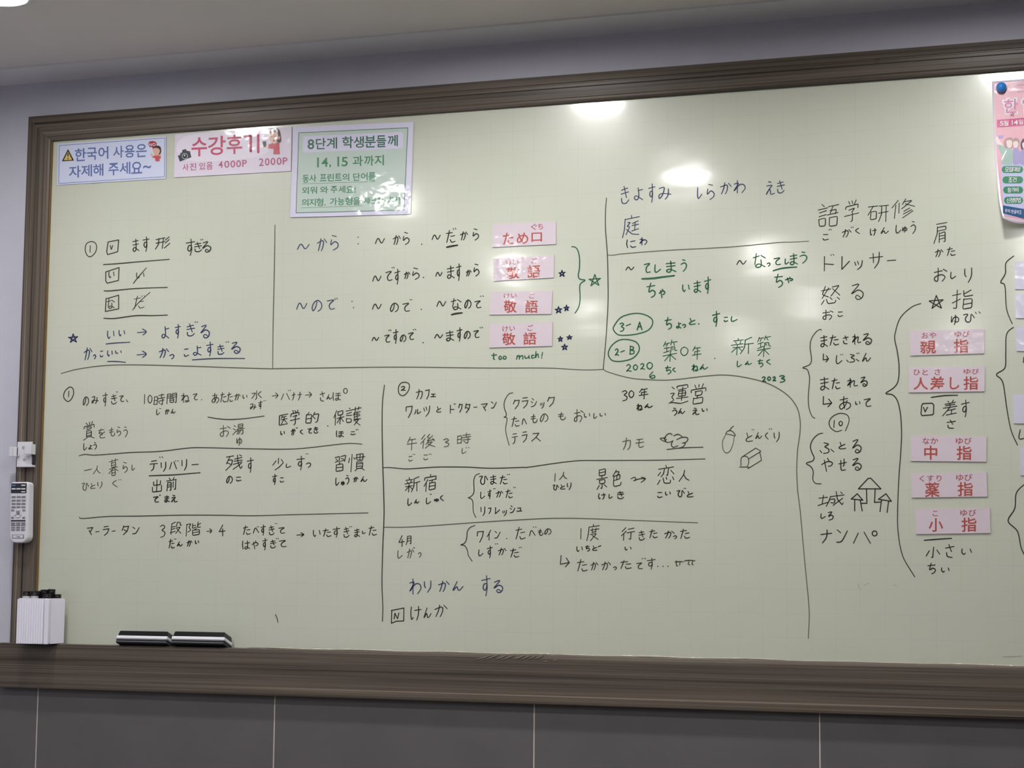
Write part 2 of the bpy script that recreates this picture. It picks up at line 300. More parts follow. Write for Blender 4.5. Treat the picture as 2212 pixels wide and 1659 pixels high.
# ------------------------------------------------------------------ hand-drawn strokes
# every character: strokes on a 0..100 square, y downwards; a leading '/' keeps the corners sharp
GL = {}
for row in '''
あ 15,25 75,15|45,0 42,40 50,88|70,30 55,70 25,95 8,80 22,58 60,42 95,55 92,80 65,98
い 10,8 10,60 25,92 38,72|80,10 88,62
う 32,3 65,8|12,42 55,30 82,45 75,75 42,100
え 32,2 60,7|15,36 68,30 45,55 8,98 38,62 52,68 55,92 70,96 98,88
お 8,30 65,20|35,0 36,60 30,92 10,88 16,65 60,48 85,65 65,96|72,8 98,22
か 3,40 50,22 66,32 60,70 45,98|40,5 30,50 12,98|75,8 100,36
き 12,22 80,10|8,46 90,34|38,0 66,66|12,70 20,96 60,98 90,80
く 72,0 15,45 88,100
け 12,5 6,50 15,95 28,82|42,30 98,22|75,0 76,60 58,100
こ 15,8 85,4|8,72 30,98 95,82
さ 5,28 90,15|38,0 62,52|12,62 22,92 70,98
し 15,0 8,60 18,96 45,96 98,62
す 0,24 100,15|56,0 60,50 42,72 18,62 28,42 56,40 64,60 48,100
せ 0,46 100,32|70,5 70,50 58,62|26,15 28,75 42,98 88,92
た 5,26 65,16|36,0 22,55 8,100|52,48 92,42|45,78 60,98 98,90
ち 5,24 85,16|42,0 22,60 60,48 88,62 82,85 48,100
つ 0,28 55,5 96,25 85,68 45,100
っ 0,28 55,5 96,25 85,68 45,100
て 0,14 88,3 40,40 28,72 48,98 98,92
と 22,0 38,48|92,28 30,58 10,80 30,98 98,90
な 5,28 52,16|30,0 18,75|66,10 100,30|66,42 68,85 40,98 25,84 50,72 98,90
に 10,0 5,50 12,100|45,22 90,12|42,75 62,94 100,86
ね 30,0 30,100|5,28 38,22 5,80 50,32 75,25 88,50 82,85 60,96 55,80 100,84
の 52,15 42,60 15,95 5,65 28,20 65,4 98,35 92,75 62,98
は 10,0 4,50 12,100|38,30 100,20|70,0 70,80 48,98 36,84 58,72 100,92
ひ 0,15 38,8 14,60 32,98 62,85 70,6 100,50
ふ 35,0 65,12 40,35 64,58 62,88 32,98|8,70 20,92|80,60 100,84
へ 0,90 35,12 100,80
ほ 10,0 4,50 12,100|40,15 95,8|38,40 100,34|70,12 70,84 46,98 36,84 58,72 100,94
ま 5,22 90,12|8,48 92,38|50,0 54,80 28,98 8,86 28,70 60,76 100,92
み 3,20 46,10 30,65 8,95 3,72 30,58 100,62|80,22 76,70 55,100
も 45,0 34,70 52,98 90,85 96,62|5,30 70,20|8,56 72,46
や 0,48 55,24 95,32 88,55 60,62|55,0 68,20|25,14 45,100
ゆ 8,15 5,65 14,72 30,35 65,18 96,40 82,74 42,64|55,0 58,60 42,100
よ 50,24 98,14|50,0 54,75 26,98 5,84 28,68 98,98
ら 28,0 72,6|20,30 15,64 55,44 88,56 85,80 42,100
り 10,8 12,48 25,60|88,0 85,55 48,100
る 18,10 68,0 12,62 60,38 98,55 90,88 58,100 40,86 55,72 80,86
れ 30,0 30,100|5,28 38,20 3,82 52,30 70,30 66,82 100,80
ろ 12,8 72,0 15,55 62,38 95,60 72,90 28,100
わ 30,0 30,100|5,30 42,22 3,82 50,35 85,35 100,60 70,98
を 8,20 82,10|45,0 15,52 50,40 56,72|92,34 30,72 40,98 95,92
ん 45,0 3,98 40,55 52,90 70,90 100,55
ょ 50,24 98,14|50,0 54,75 26,98 5,84 28,68 98,98
ゅ 8,15 5,65 14,72 30,35 65,18 96,40 82,74 42,64|55,0 58,60 42,100
ワ /3,45 5,10 95,4 80,50 38,100
カ 0,32 70,20 92,30 84,75 60,98|45,0 35,55 8,100
フ /0,8 95,2 75,58 28,100
ェ /12,10 88,4|50,8 45,86|0,96 100,86
ル 25,8 22,60 0,100|55,0 54,92 100,50
ツ 5,20 18,52|40,10 52,42|98,0 85,60 38,100
ッ 5,20 18,52|40,10 52,42|98,0 85,60 38,100
ト 12,0 10,100|12,52 95,54
ク /28,0 3,45|24,10 96,4 76,60 28,100
タ /28,0 3,52|24,12 92,6 72,60 22,100|28,42 68,62
ー 0,70 100,30
マ /0,14 92,4 48,60|28,42 66,100
ン 10,3 40,25|5,98 50,88 100,12
ラ /20,6 85,0|5,36 96,28 76,70 25,100
シ 20,0 46,16|5,35 30,48|5,98 60,82 98,34
テ 18,6 85,0|0,36 100,26|55,32 48,78 15,100
ス /14,8 82,0 50,50 0,98|50,52 100,96
モ 14,12 86,4|0,50 100,38|45,10 40,82 60,98 96,86
リ 10,8 14,58|88,0 84,62 50,100
レ /12,0 8,98 100,35
ュ /14,12 76,4 68,90|0,96 100,86
イ 92,0 50,40 0,68|55,36 55,100
ハ 30,14 4,98|62,4 96,96
ナ 0,36 100,26|56,0 52,55 14,100
サ 0,36 100,26|28,8 30,66|76,0 72,60 38,100
゛ 5,25 22,92|68,5 95,75
0 50,0 12,22 4,65 40,100 85,78 94,28 50,0
1 55,0 45,100
2 8,20 48,0 84,24 50,65 4,96 40,86 100,94
3 10,12 58,0 84,20 40,42 88,62 72,90 20,100
4 /62,0 2,62 100,54|62,36 60,100
6 55,0 8,55 22,94 70,98 92,74 64,54 12,76
A /0,100 50,0 98,100|18,62 82,56
B 15,0 8,100|12,4 76,14 60,42 15,48 88,62 80,92 8,98
V /0,0 40,100 100,0
N /0,100 12,4 70,98 100,0
～ 0,100 20,22 38,15 60,82 76,80 100,12
→ 0,62 100,50|58,4 100,48 62,100
↳ /10,0 5,76 98,62|66,22 100,60 58,100
☆ /0,42 98,34 18,100 50,0 84,96 0,42
t 45,0 38,80 60,98|0,32 100,22
o 50,0 10,30 10,75 50,100 90,70 88,25 50,0
m 8,10 0,100|5,45 30,8 45,22 42,98|45,42 76,8 96,25 96,96
u 0,10 5,72 30,96 78,60|88,0 84,60 100,100
c 90,15 40,3 5,50 30,96 98,84
h 18,0 0,100 40,52 76,46 88,98
! 60,0 40,66|36,92 42,100
形 /0,12 60,5|0,45 65,38|20,8 18,60 0,98|48,8 48,100|90,0 65,25|95,28 68,52|100,60 65,100
時 /5,20 5,85|5,20 32,18 32,85|5,50 32,50|5,85 32,85|45,15 95,12|70,0 70,38|40,40 100,36|42,62 100,58|82,42 82,98 68,90|52,72 62,82
間 /5,0 5,100|5,2 40,0 40,38 5,40|5,20 40,18|55,0 55,38 95,36|55,2 95,0 95,100 85,95|55,18 95,18|32,50 32,90 68,90 68,50 32,50|32,70 68,70
賞 /50,0 50,16|22,3 32,16|78,1 68,16|5,38 5,22 95,20 95,38|32,30 68,30 68,43 32,43 32,30|28,52 28,88 72,88 72,52 28,52|28,64 72,64|28,76 72,76|35,88 5,100|65,88 98,100
水 /50,0 50,90 38,98|5,30 38,28 0,85|90,15 60,42 100,85
湯 /5,10 22,20|0,38 18,48|0,98 25,62|45,3 45,38 85,38 85,3 45,3|45,20 85,20|32,48 100,46|48,48 32,70|42,62 92,60 88,98 78,98|58,62 35,95|75,62 52,98
医 /100,5 5,5 5,98 100,98|40,15 28,35|35,28 85,27|25,52 95,50|60,28 58,55 28,88|60,55 90,85
学 /25,0 32,15|50,0 52,14|78,0 68,16|5,38 5,22 95,18 92,36|30,40 70,36 50,55|52,55 55,95 42,100|0,68 100,62
的 /25,0 15,18|5,22 5,98 45,98 45,20 5,22|5,58 45,56|68,0 52,38|62,20 98,18 92,90 78,98|62,45 75,60
保 /28,0 2,45|18,28 18,100|42,8 42,35 88,33 88,5 42,8|32,55 100,50|65,35 65,100|62,58 38,85|68,58 98,85
護 /20,0 28,8|0,18 45,15|5,30 40,28|5,42 40,40|5,58 5,80 38,80 38,58 5,58|50,10 100,8|62,0 62,18|85,0 85,18|62,22 50,42|58,32 58,65|58,32 98,30|58,42 95,41|58,52 95,51|58,65 98,64|76,24 76,64|55,72 90,70 60,98|62,78 98,100
一 0,70 100,30
人 55,0 45,45 0,100|48,42 70,80 100,98
暮 /5,10 95,8|32,0 32,18|68,0 68,18|28,24 28,48 72,48 72,24 28,24|28,36 72,36|5,56 95,54|50,48 40,60 0,80|58,56 100,76|32,68 32,100 70,100 70,68 32,68|32,84 70,84
出 /50,0 50,98|15,12 15,42 88,42 88,10|5,55 5,98 98,98 98,52
前 /28,0 35,12|75,0 65,12|0,20 100,18|12,32 12,98|12,34 48,32 48,95 40,98|12,52 48,50|12,70 48,68|68,35 68,75|92,28 92,98 80,92
残 /0,8 45,5|25,6 5,55|15,32 42,30 35,65 5,100|12,48 30,62|52,25 95,18|50,42 98,35|50,60 100,52|70,0 75,55 95,98 100,80|95,60 50,98|82,0 95,10
少 /50,0 50,50|25,20 0,55|75,15 95,40|95,48 60,80 20,100
習 /5,5 42,3 40,45|12,18 30,28|8,40 35,32|55,5 95,2 93,45|62,18 82,28|58,40 88,32|50,48 38,58|22,60 22,100 78,100 78,58 22,60|22,80 78,78
慣 /18,0 18,100|5,22 0,45|30,18 38,32|48,5 90,3 86,38 50,38 48,5|42,22 100,20|68,4 68,38|52,48 52,84 88,84 88,48 52,48|52,60 88,60|52,72 88,72|60,84 42,100|80,84 100,98
段 /42,2 8,12|8,12 8,98|8,38 42,34|8,60 42,56|0,86 45,78|58,5 50,40|58,5 85,4 86,35 100,32|52,50 88,48 50,98|58,60 100,98
階 /5,5 5,100|5,8 35,5 20,35 38,55 12,70|45,5 45,45 68,38|45,25 65,20|78,0 78,42 100,38|98,8 78,22|70,48 60,58|48,60 48,100 92,100 92,58 48,60|48,80 92,78
新 /25,0 28,12|5,16 50,14|15,22 20,34|42,20 36,34|0,40 55,37|5,58 52,55|28,40 28,100|25,60 5,85|32,60 50,80|90,2 62,14|62,14 60,60 48,98|62,42 100,38|82,42 82,100
宿 /50,0 50,10|5,32 5,16 95,14 92,30|30,30 5,65|20,48 20,100|38,36 98,34|68,36 60,52|45,52 45,98 90,98 90,50 45,52|45,75 90,74
午 /30,0 5,40|20,22 85,18|0,55 100,50|52,20 52,100
後 /28,0 5,28|32,28 2,60|20,48 20,100|62,0 42,22 65,28|80,15 45,48 92,44|80,35 95,52|60,50 40,75|52,62 85,60 35,100|55,72 100,100
景 /25,2 25,32 78,32 78,0 25,2|25,17 78,16|50,34 50,44|5,46 98,44|28,55 28,72 75,72 75,53 28,55|52,72 52,98 42,95|30,80 8,98|72,78 95,95
色 /40,0 5,35|35,12 75,10 55,32|15,35 85,32 85,58 15,60|50,33 50,58|15,35 15,85 30,98 95,95 98,78
恋 /50,0 50,12|5,18 95,16|38,20 35,45 22,58|62,20 62,55 52,52|20,32 5,52|80,30 98,50|15,72 2,98|32,68 42,95 78,95 80,82|50,62 58,74|88,65 100,80
運 /8,5 22,15|5,38 25,38 8,60 25,72 0,88|0,88 25,90 60,100 100,90|38,15 38,2 98,0 95,14|42,22 92,20|48,32 48,58 88,58 88,32 48,32|48,45 88,45|38,70 100,68|68,10 68,82
営 /25,0 32,15|50,0 52,14|80,0 70,16|5,38 5,22 95,20 95,36|30,34 30,56 72,56 72,33 30,34|50,56 45,66|20,68 20,100 82,100 82,66 20,68
年 /30,0 5,32|22,15 90,12|28,38 82,35|28,38 28,62|0,64 100,60|58,15 58,100
度 /50,0 50,12|12,14 98,12|12,14 10,60 0,100|25,32 95,30|42,22 42,50|72,22 72,50|42,50 72,50|28,62 80,60 30,100|40,68 98,100
行 /30,0 5,28|35,28 2,60|20,48 20,100|50,15 95,12|45,42 100,38|75,40 75,98 60,92
月 /20,0 18,60 5,100|20,2 85,0 85,98 72,92|20,30 84,28|19,58 84,56
築 /15,0 2,20|12,10 45,8|25,12 22,24|62,0 52,18|60,10 98,8|72,12 78,24|5,32 45,30|25,32 25,50|2,52 48,48|55,32 55,45 48,58|55,32 85,32 85,50 100,52|65,40 72,46|0,66 100,64|50,56 50,100|45,68 12,92|55,68 90,92
庭 /50,0 50,10|10,14 98,10|10,14 8,60 0,100|28,30 48,28 25,52 45,52 20,90|25,62 60,92 100,96|92,28 60,36|55,50 98,46|75,34 75,72|58,74 95,70
語 /18,0 28,8|0,18 45,15|5,32 40,28|5,46 40,42|5,60 5,90 38,90 38,58 5,60|50,8 98,4|70,8 62,42|55,26 90,24 86,44|48,45 100,42|55,58 55,95 95,95 95,56 55,58
研 /0,12 45,8|22,10 0,55|12,42 12,82 40,82 40,40 12,42|52,14 98,10|50,48 100,44|66,14 64,55 52,98|86,12 86,100
修 /22,0 0,40|14,25 14,98|32,20 32,75|55,0 42,28|50,12 85,10 42,50|55,25 98,45|78,50 55,65|85,60 52,82|95,72 50,100
肩 /15,4 90,0|22,18 22,50 0,100|22,18 85,16 85,34 22,36|38,50 36,98|38,50 82,48 82,98 72,94|38,64 82,62|37,80 82,78
指 /0,25 42,20|22,0 22,95 8,88|0,62 40,48|55,5 55,38 98,36|90,8 55,22|55,50 55,98 95,98 95,48 55,50|55,73 95,72
怒 /22,0 8,45 42,62|38,15 5,62|0,25 48,20|58,8 95,5 55,60|62,22 98,60|15,75 5,95|30,72 40,95 75,95 78,84|50,66 58,76|88,70 100,84
差 /30,0 38,10|72,0 62,10|10,18 90,16|18,32 85,30|2,46 100,44|50,18 50,46|50,46 0,98|38,66 90,64|62,66 62,92|30,96 100,94
城 /0,38 30,34|15,15 15,80|0,88 35,72|42,28 98,24|42,28 40,60 30,98|45,52 65,50 62,78 50,72|68,0 75,55 95,98 100,80|95,48 60,95|82,5 92,15
小 /50,0 50,95 38,88|20,30 0,75|78,28 100,70
'''.strip().split('\n'):
    ch, d = row.split(' ', 1)
    sharp = d[0] == '/'
    GL[ch] = (sharp, [[tuple(map(float, p.split(','))) for p in s.split()] for s in d.lstrip('/').split('|')])

def spline(P, n=5, closed=False):
    """Catmull-Rom through the points"""
    if len(P) < 3: return list(P)
    out = []
    N = len(P); rng = N if closed else N - 1
    for i in range(rng):
        if closed: p0, p1, p2, p3 = P[(i-1) % N], P[i], P[(i+1) % N], P[(i+2) % N]
        else:
            p0 = P[max(i-1, 0)]; p1 = P[i]; p2 = P[i+1]; p3 = P[min(i+2, N-1)]
        for k in range(n):
            t = k / n
            out.append(tuple(0.5 * ((2*b) + (-a+c)*t + (2*a-5*b+4*c-d)*t*t + (-a+3*b-3*c+d)*t**3)
                             for a, b, c, d in zip(p0, p1, p2, p3)))
    if not closed: out.append(P[-1])
    return out

def stroke_mesh(path, wd, V, F, sharp=False, closed=False):
    """flat pen stroke of width wd (px) along a pixel path; appends 2D verts"""
    P = [Vector(p) for p in path]
    Q = [P[0]]
    for p in P[1:]:
        if (p - Q[-1]).length > 0.25: Q.append(p)
    if closed and len(Q) > 2 and (Q[0] - Q[-1]).length < 0.6: Q.pop()
    P = Q; h = wd / 2
    def disc(c, r, n=8):
        b = len(V)
        for i in range(n):
            a = 2 * math.pi * i / n; V.append((c.x + r * math.cos(a), c.y + r * math.sin(a)))
        F.append(tuple(range(b, b + n)))
    if len(P) == 1:
        disc(P[0], h * 1.1, 10); return
    n = len(P)
    if sharp:
        for i in range(n - 1 + (1 if closed else 0)):
            a, c = P[i], P[(i+1) % n]; t = (c - a).normalized(); nn = Vector((-t.y, t.x)) * h
            b = len(V); V.extend([tuple(a + nn), tuple(a - nn), tuple(c - nn), tuple(c + nn)]); F.append((b, b+1, b+2, b+3))
        for p in P: disc(p, h)
        return
    b = len(V)
    for i, p in enumerate(P):
        if closed: t = (P[(i+1) % n] - P[i-1])
        else: t = (P[min(i+1, n-1)] - P[max(i-1, 0)])
        t = t.normalized() if t.length > 1e-6 else Vector((1, 0))
        u = i / max(1, n - 1)
        hh = h if closed else h * (0.86 + 0.22 * math.sin(math.pi * min(1, u * 1.15)) )
        nn = Vector((-t.y, t.x)) * hh
        V.append(tuple(p + nn)); V.append(tuple(p - nn))
    for i in range(n - 1): F.append((b+2*i, b+2*i+1, b+2*i+3, b+2*i+2))
    if closed: F.append((b+2*(n-1), b+2*(n-1)+1, b+1, b))
    else:
        disc(P[0], h * 0.93); disc(P[-1], h * 0.93)

def rounded(s):
    if len(s) < 3: return s
    out = [s[0]]
    cl = s[0] == s[-1]
    for i in range(1, len(s) - 1):
        a, b, c = Vector(s[i-1]), Vector(s[i]), Vector(s[i+1])
        d1 = min(7.0, (b-a).length * .35); d2 = min(7.0, (c-b).length * .35)
        p = b + (a-b).normalized() * d1; q = b + (c-b).normalized() * d2
        out += [tuple(p), tuple(p*.25 + b*.5 + q*.25), tuple(q)]
    return out + [s[-1]]

def glyph_paths(ch, x0, y0, x1, y1):
    sharp, S = GL[ch]
    kj = '\u4e00' <= ch <= '\u9fff' and ch != '一'
    a_ = 2.6 if kj else 1.6
    jit = lambda: random.uniform(-a_, a_)
    if kj:
        k1, k2 = random.uniform(.08, .16), random.uniform(.03, .09)
        S = [[(px - k2*(py-50), py - k1*(px-50)) for px, py in s] for s in S]
    S = [[(px + jit(), py + jit()) for px, py in s] for s in S] if ch not in '～→0' else S
    if kj:   # soften the corners the way a quick pen does
        S = [rounded(s) for s in S]; sharp = False
    else: S = [s if sharp else spline(s, 5) for s in S]
    xs = [p[0] for s in S for p in s]; ys = [p[1] for s in S for p in s]
    ax, bx, ay, by = min(xs), max(xs), min(ys), max(ys)
    sx = (x1 - x0) / max(bx - ax, 1e-3); sy = (y1 - y0) / max(by - ay, 1e-3)
    if bx - ax < 15: sx = (x1 - x0) / max(bx - ax, 8)
    return sharp, [[(x0 + (p[0]-ax)*sx, y0 + (p[1]-ay)*sy) for p in s] for s in S]

def flat(name, V2, F, matl, parent, depth, label=None, lift=None):
    """2D pixel shapes laid on the plane at that depth (or on a lifted sheet), facing the room"""
    V = [at(x, y, depth if lift is None else lift(x, y) + depth) for x, y in V2]
    FF = []
    for f in F:
        a = 0.0
        for i in range(len(f)):
            p, q = V2[f[i]], V2[f[(i+1) % len(f)]]; a += p[0]*q[1] - q[0]*p[1]
        FF.append(f if a < 0 else tuple(reversed(f)))
    return obj(name, V, FF, matl, parent, label=label)

REG = {'R1': (120,480,5.027), 'R2': (620,470,5.027), 'R3': (1300,380,5.027), 'R4': (1300,640,5.027),
       'R5': (120,810,6.144), 'R6': (440,810,5.53), 'R7': (120,1060,5.53), 'R8': (480,1090,6.144),
       'Q1': (820,810,6.144), 'Q2': (1080,810,4.809), 'Q3': (820,1080,5.53), 'Q4': (1180,1080,6.144),
       'Q5': (1520,860,5.027), 'Q6': (1720,420,5.027), 'Q7': (1720,680,6.381), 'E': (1800,1180,5.369),
       'C1': (1040,470,5.185), 'D1': (1940,690,6.381), 'D2': (1940,930,6.914), 'E1': (2130,500,2.207),
       'P1': (120,270,8.508), 'P2': (365,265,7.9), 'P3': (615,255,7.372), 'P4': (2100,150,4.482), 'X': (0,0,1.0)}
def tp(reg, x, y):
    ox, oy, s = REG[reg]; return (ox + x / s, oy + y / s)
# ------------------------------------------------------------------ the room
XL, XR, YB = -1.95, 2.7, -6.6
Y_WALL, Y_TILE = 0.012, -0.026
v, f = boxvf(XL, XR, Y_WALL, 0.15, 0.0, ZC + 0.05)
wall_front = structure('wall_front', v, f, M_wall)
v, f = boxvf(XL - .1, XL, YB, 0.15, 0, ZC + 0.05); structure('wall_left', v, f, M_wall)
v, f = boxvf(XR, XR + .1, YB, 0.15, 0, ZC + 0.05); structure('wall_right', v, f, M_rear)
v, f = boxvf(XL, XR, YB - .1, YB, 0, ZC + 0.05); structure('wall_back', v, f, M_rear)
v, f = boxvf(XL - .1, XR + .1, YB - .1, 0.15, -0.1, 0.0); structure('floor', v, f, M_floor)
v, f = boxvf(XL - .1, XR + .1, YB - .1, 0.15, ZC + 0.005, ZC + 0.1); structure('ceiling', v, f, M_ceil)
# flat trim strip round the ceiling edge over the board wall
v, f = extrude_profile([(Y_WALL, ZC), (-0.108, ZC), (-0.112, ZC + 0.001), (-0.114, ZC + 0.006), (Y_WALL, ZC + 0.006)], XL, XR)
structure('trim_1', v, f, M_trim)
# lower wall: grout bed with 60 cm tiles, each its own piece
v, f = boxvf(XL, XR, Y_TILE + 0.0012, Y_WALL, 0.0, 0.86)
obj('grout_bed', v, f, M_grout, wall_front)
JX = [-1.3385 + .6023 * (i - 1) for i in range(9)]
for i, x0 in enumerate(JX[:-1]):
    for z0, z1 in ((0.0, 0.248), (0.252, 0.856)):
        a, b_ = max(x0 + .0016, XL + .001), min(JX[i+1] - .0016, XR - .001)
        if b_ - a < 0.05: continue
        v, f = rbox(a, b_, Y_TILE, Y_TILE + 0.008, z0, z1, 0.0008, 1)
        obj('tile', v, f, M_tile, wall_front)
# a scrap of torn wallpaper above the board
sp = spline([(1048,114),(1057,114),(1066,122),(1074,135),(1064,130),(1055,123)], 3, True)
flat('torn_patch', sp, [tuple(range(len(sp)))], mat('torn_paper', (206, 206, 214), .8), wall_front, Y_WALL - .0006, label='pale torn spot in the wallpaper')

# recessed ceiling lights
def lamp_label(i):
    x, y = LIGHTS[i]
    col = ['left', 'middle', 'right'][i % 3]
    rown = ['row nearest the board', 'second row from the board', 'third row from the board', 'fourth row from the board', 'row at the back of the room'][min(i // 3, 4)]
    if i == 0: return 'glowing round ceiling downlight in the top left corner of the photo'
    return 'round white ceiling downlight, %s in the %s' % (col, rown)
for i, (lx, ly) in enumerate(LIGHTS):
    t = thing('ceiling_light', lamp_label(i), 'light', (lx, ly, ZC), 'round recessed ceiling lights')
    v, f = lathe((lx, ly, ZC + 0.005), (0, 0, -1), [(0.054, 0.0), (0.074, 0.0), (0.073, 0.004), (0.060, 0.006), (0.055, 0.003)], 40)
    obj('ring', v, f[:-2], M_ring, t, smooth=True)
    v, f = lathe((lx, ly, ZC + 0.005), (0, 0, -1), [(0.0555, 0.0), (0.0555, 0.0022), (0.04, 0.003)], 40)
    obj('lens', v, f, M_lens, t)

# ------------------------------------------------------------------ the board
BX0, BX1, BZ1 = -1.3655, 2.22, 2.101
LIP = 0.9005
board = thing('whiteboard', 'large cream whiteboard covered in handwriting, in a dark brown wood-grain frame', 'whiteboard', (-1.43, 0, 0.797))
v, f = boxvf(BX0 - .02, BX1 + .02, 0.0, 0.010, 0.86, BZ1 + .02)
obj('writing_surface', v, f, M_board, board)
# moulded frame: s = distance in from the outer edge, h = how far it stands out
PROF = [(0, -0.012), (0, .0100), (.0015, .0120), (.0050, .0128), (.0062, .0150), (.0190, .0170), (.0205, .0150), (.0225, .0150),
        (.0240, .0166), (.0300, .0166), (.0315, .0140), (.0400, .0136), (.0520, .0120), (.0535, .0105), (.0580, .0100), (.0620, .0085), (.0630, .0060), (.0630, -0.0001), (.02, -.0001)]
W = 0.063
def frame_piece(name, mtl, fn, a0, a1):
    n = len(PROF); V = []
    for s, h in PROF: V.append(fn(a0(s), s, h))
    for s, h in PROF: V.append(fn(a1(s), s, h))
    F = [(i, (i+1) % n, n + (i+1) % n, n + i) for i in range(n)] + [tuple(range(n))[::-1], tuple(range(n, 2*n))]
    o = obj(name, V, F, mtl, board)
    bm = bmesh.new(); bm.from_mesh(o.data); bmesh.ops.recalc_face_normals(bm, faces=bm.faces); bm.to_mesh(o.data); bm.free()
    return o
XO0, XO1, ZO = BX0 - W, BX1 + W, BZ1 + W - .003
frame_piece('frame_top', M_woodx, lambda a, s, h: (a, -h, ZO - s), lambda s: XO0 + s, lambda s: XO1 - s)
frame_piece('frame_left', M_woodz, lambda a, s, h: (XO0 + s, -h, a), lambda s: 0.895, lambda s: ZO - s)
frame_piece('frame_right', M_woodz, lambda a, s, h: (XO1 - s, -h, a), lambda s: 0.895, lambda s: ZO - s)
v, f = boxvf(BX0 - .0002, BX0 + .0022, -.0055, 0.0, 0.895, BZ1 - .001)
obj('edge_strip', v, f, M_ochre, board, label='bare ochre wood edge inside the left frame')
# tray along the bottom with a shallow trough behind its lip
TP = [(Y_WALL, .797), (-.0385, .797), (-.0455, .7975), (-.047, .799), (-.048, .803), (-.048, .893), (-.0465, .8985), (-.041, LIP), (-.0365, LIP),
      (-.0345, .8995), (-.032, .8885), (-.002, .8885), (0, .8885), (Y_WALL, .8885)]
v, f = extrude_profile(TP, -1.432, 2.30)
tray = obj('tray', v, f, M_woodx, board)
bm = bmesh.new(); bm.from_mesh(tray.data); bmesh.ops.recalc_face_normals(bm, faces=bm.faces); bm.to_mesh(tray.data); bm.free()
# creased film on the tray front
for k, (x0, y0, x1, y1) in enumerate([(205,328,460,258),(320,338,600,240),(530,322,700,262),(600,335,840,255),(810,325,990,262),(925,330,1095,255),(1050,322,1170,262),(1170,318,1305,245),(1290,360,1355,355),(1430,345,1500,335)]):
    a = tp('X', 1000 + x0/7.373, 1380 + y0/7.373); b_ = tp('X', 1000 + x1/7.373, 1380 + y1/7.373)
    mid = ((a[0]+b_[0])/2, (a[1]+b_[1])/2 + .9)
    path = spline([a, mid, b_], 4); V = []; F = []
    for j, p in enumerate(path):
        u = j / (len(path) - 1); hw = 1.0 * math.sin(math.pi * (0.08 + 0.84 * u)) + .15
        V += [tuple(at(p[0], p[1] - hw, -.0481)), tuple(at(p[0], p[1], -.0491)), tuple(at(p[0], p[1] + hw, -.0481))]
    for j in range(len(path) - 1):
        for q in (0, 1): F.append((3*j+q, 3*j+q+1, 3*j+q+4, 3*j+q+3))
    obj('film_crease', V, F, M_film, board, smooth=False)
# wavy bead of sealant where the sheet meets the tray
V = []; F = []; n = 8; N = 420
for i in range(N + 1):
    x = -0.80 + 3.00 * i / N
    r = 0.0026 + 0.0011 * math.sin(i * .9) * math.sin(i * .37) + random.uniform(-.0004, .0004)
    z = LIP + 0.0012 + 0.0006 * math.sin(i * .21) + (-.0012 if x > .4 else 0)
    for k in range(n):
        t = 2 * math.pi * k / n; V.append((x, -.036 + r * math.cos(t), z + r * .8 * math.sin(t)))
for i in range(N):
    for k in range(n):
        k2 = (k + 1) % n; F.append((i*n+k, i*n+k2, (i+1)*n+k2, (i+1)*n+k))
obj('sealant_bead', V, F, M_bead, board, smooth=True)
# screw cover in the top frame
p = at(1896, 131, -.016)
v, f = lathe(p, (0, -1, 0), [(.0052, -.002), (.0052, .0008), (.004, .0012), (.0036, .0004), (.0001, .0004)], 20)
obj('screw_cap', v, f, mat('dark_screw', (58, 48, 46), .5), board)

# ------------------------------------------------------------------ writing on the board
def lay(reg, paths, wpx, colour, name, label=None, sharp=False, closed=False, depth=-.0004, smooth=True, parent=None):
    V = []; F = []
    for P in paths:
        P = [tp(reg, *p) for p in P]
        cl = closed
        if smooth and not sharp: P = spline(P, 6, cl)
        stroke_mesh(P, wpx, V, F, sharp, cl)
    return flat(name, V, F, INK[colour], parent or board, depth, label)

def word(reg, colour, wpx, text, label=None, name='marker_word'):
    """one part per written word: a wide gap between characters starts the next part"""
    items = [it.split() for it in text.split(';') if it.strip()]
    chunks = []; right = None
    for q in items:
        n = list(map(float, q[1:]))
        xs = n[0::2]; ys = n[1::2]
        x0, x1 = min(xs), max(xs)
        if right is not None and q[0] not in '゛.' and (x0 - right) / REG[reg][2] > 15: chunks.append([])
        if not chunks: chunks.append([])
        chunks[-1].append((q[0], n)); right = max(x1, right) if right is not None and q[0] in '゛.' else x1
    o = None
    for c in chunks: o = one_word(reg, colour, wpx * .94, c, label, name)
    return o

def one_word(reg, colour, wpx, items, label, name):
    V = []; F = []
    for ch, n in items:
        if ch == '.':
            stroke_mesh([tp(reg, n[0], n[1])], wpx * 1.15, V, F); continue
        if ch == 'O':      # small ring
            cx_, cy_, rx, ry = (n[0]+n[2])/2, (n[1]+n[3])/2, (n[2]-n[0])/2, (n[3]-n[1])/2
            P = [tp(reg, cx_ + rx*math.cos(t*math.pi/8), cy_ + ry*math.sin(t*math.pi/8)) for t in range(16)]
            stroke_mesh(P, wpx, V, F, closed=True); continue
        if ch == '-':
            P = [tp(reg, n[i], n[i+1]) for i in range(0, len(n), 2)]
            stroke_mesh(spline(P, 4), wpx, V, F); continue
        x0, y0 = tp(reg, n[0], n[1]); x1, y1 = tp(reg, n[2], n[3]); h = wpx * .42
        if x1 - x0 < 2*h+.5: x0, x1 = (x0+x1)/2-h-.3, (x0+x1)/2+h+.3
        if y1 - y0 < 2*h+.5: y0, y1 = (y0+y1)/2-h-.3, (y0+y1)/2+h+.3
        sharp, S = glyph_paths(ch, x0 + h, y0 + h, x1 - h, y1 - h)
        for P in S: stroke_mesh(P, wpx * (0.8 if ch == '゛' else 1), V, F, sharp)
    return flat(name, V, F, INK[colour], board, -.0004, label)

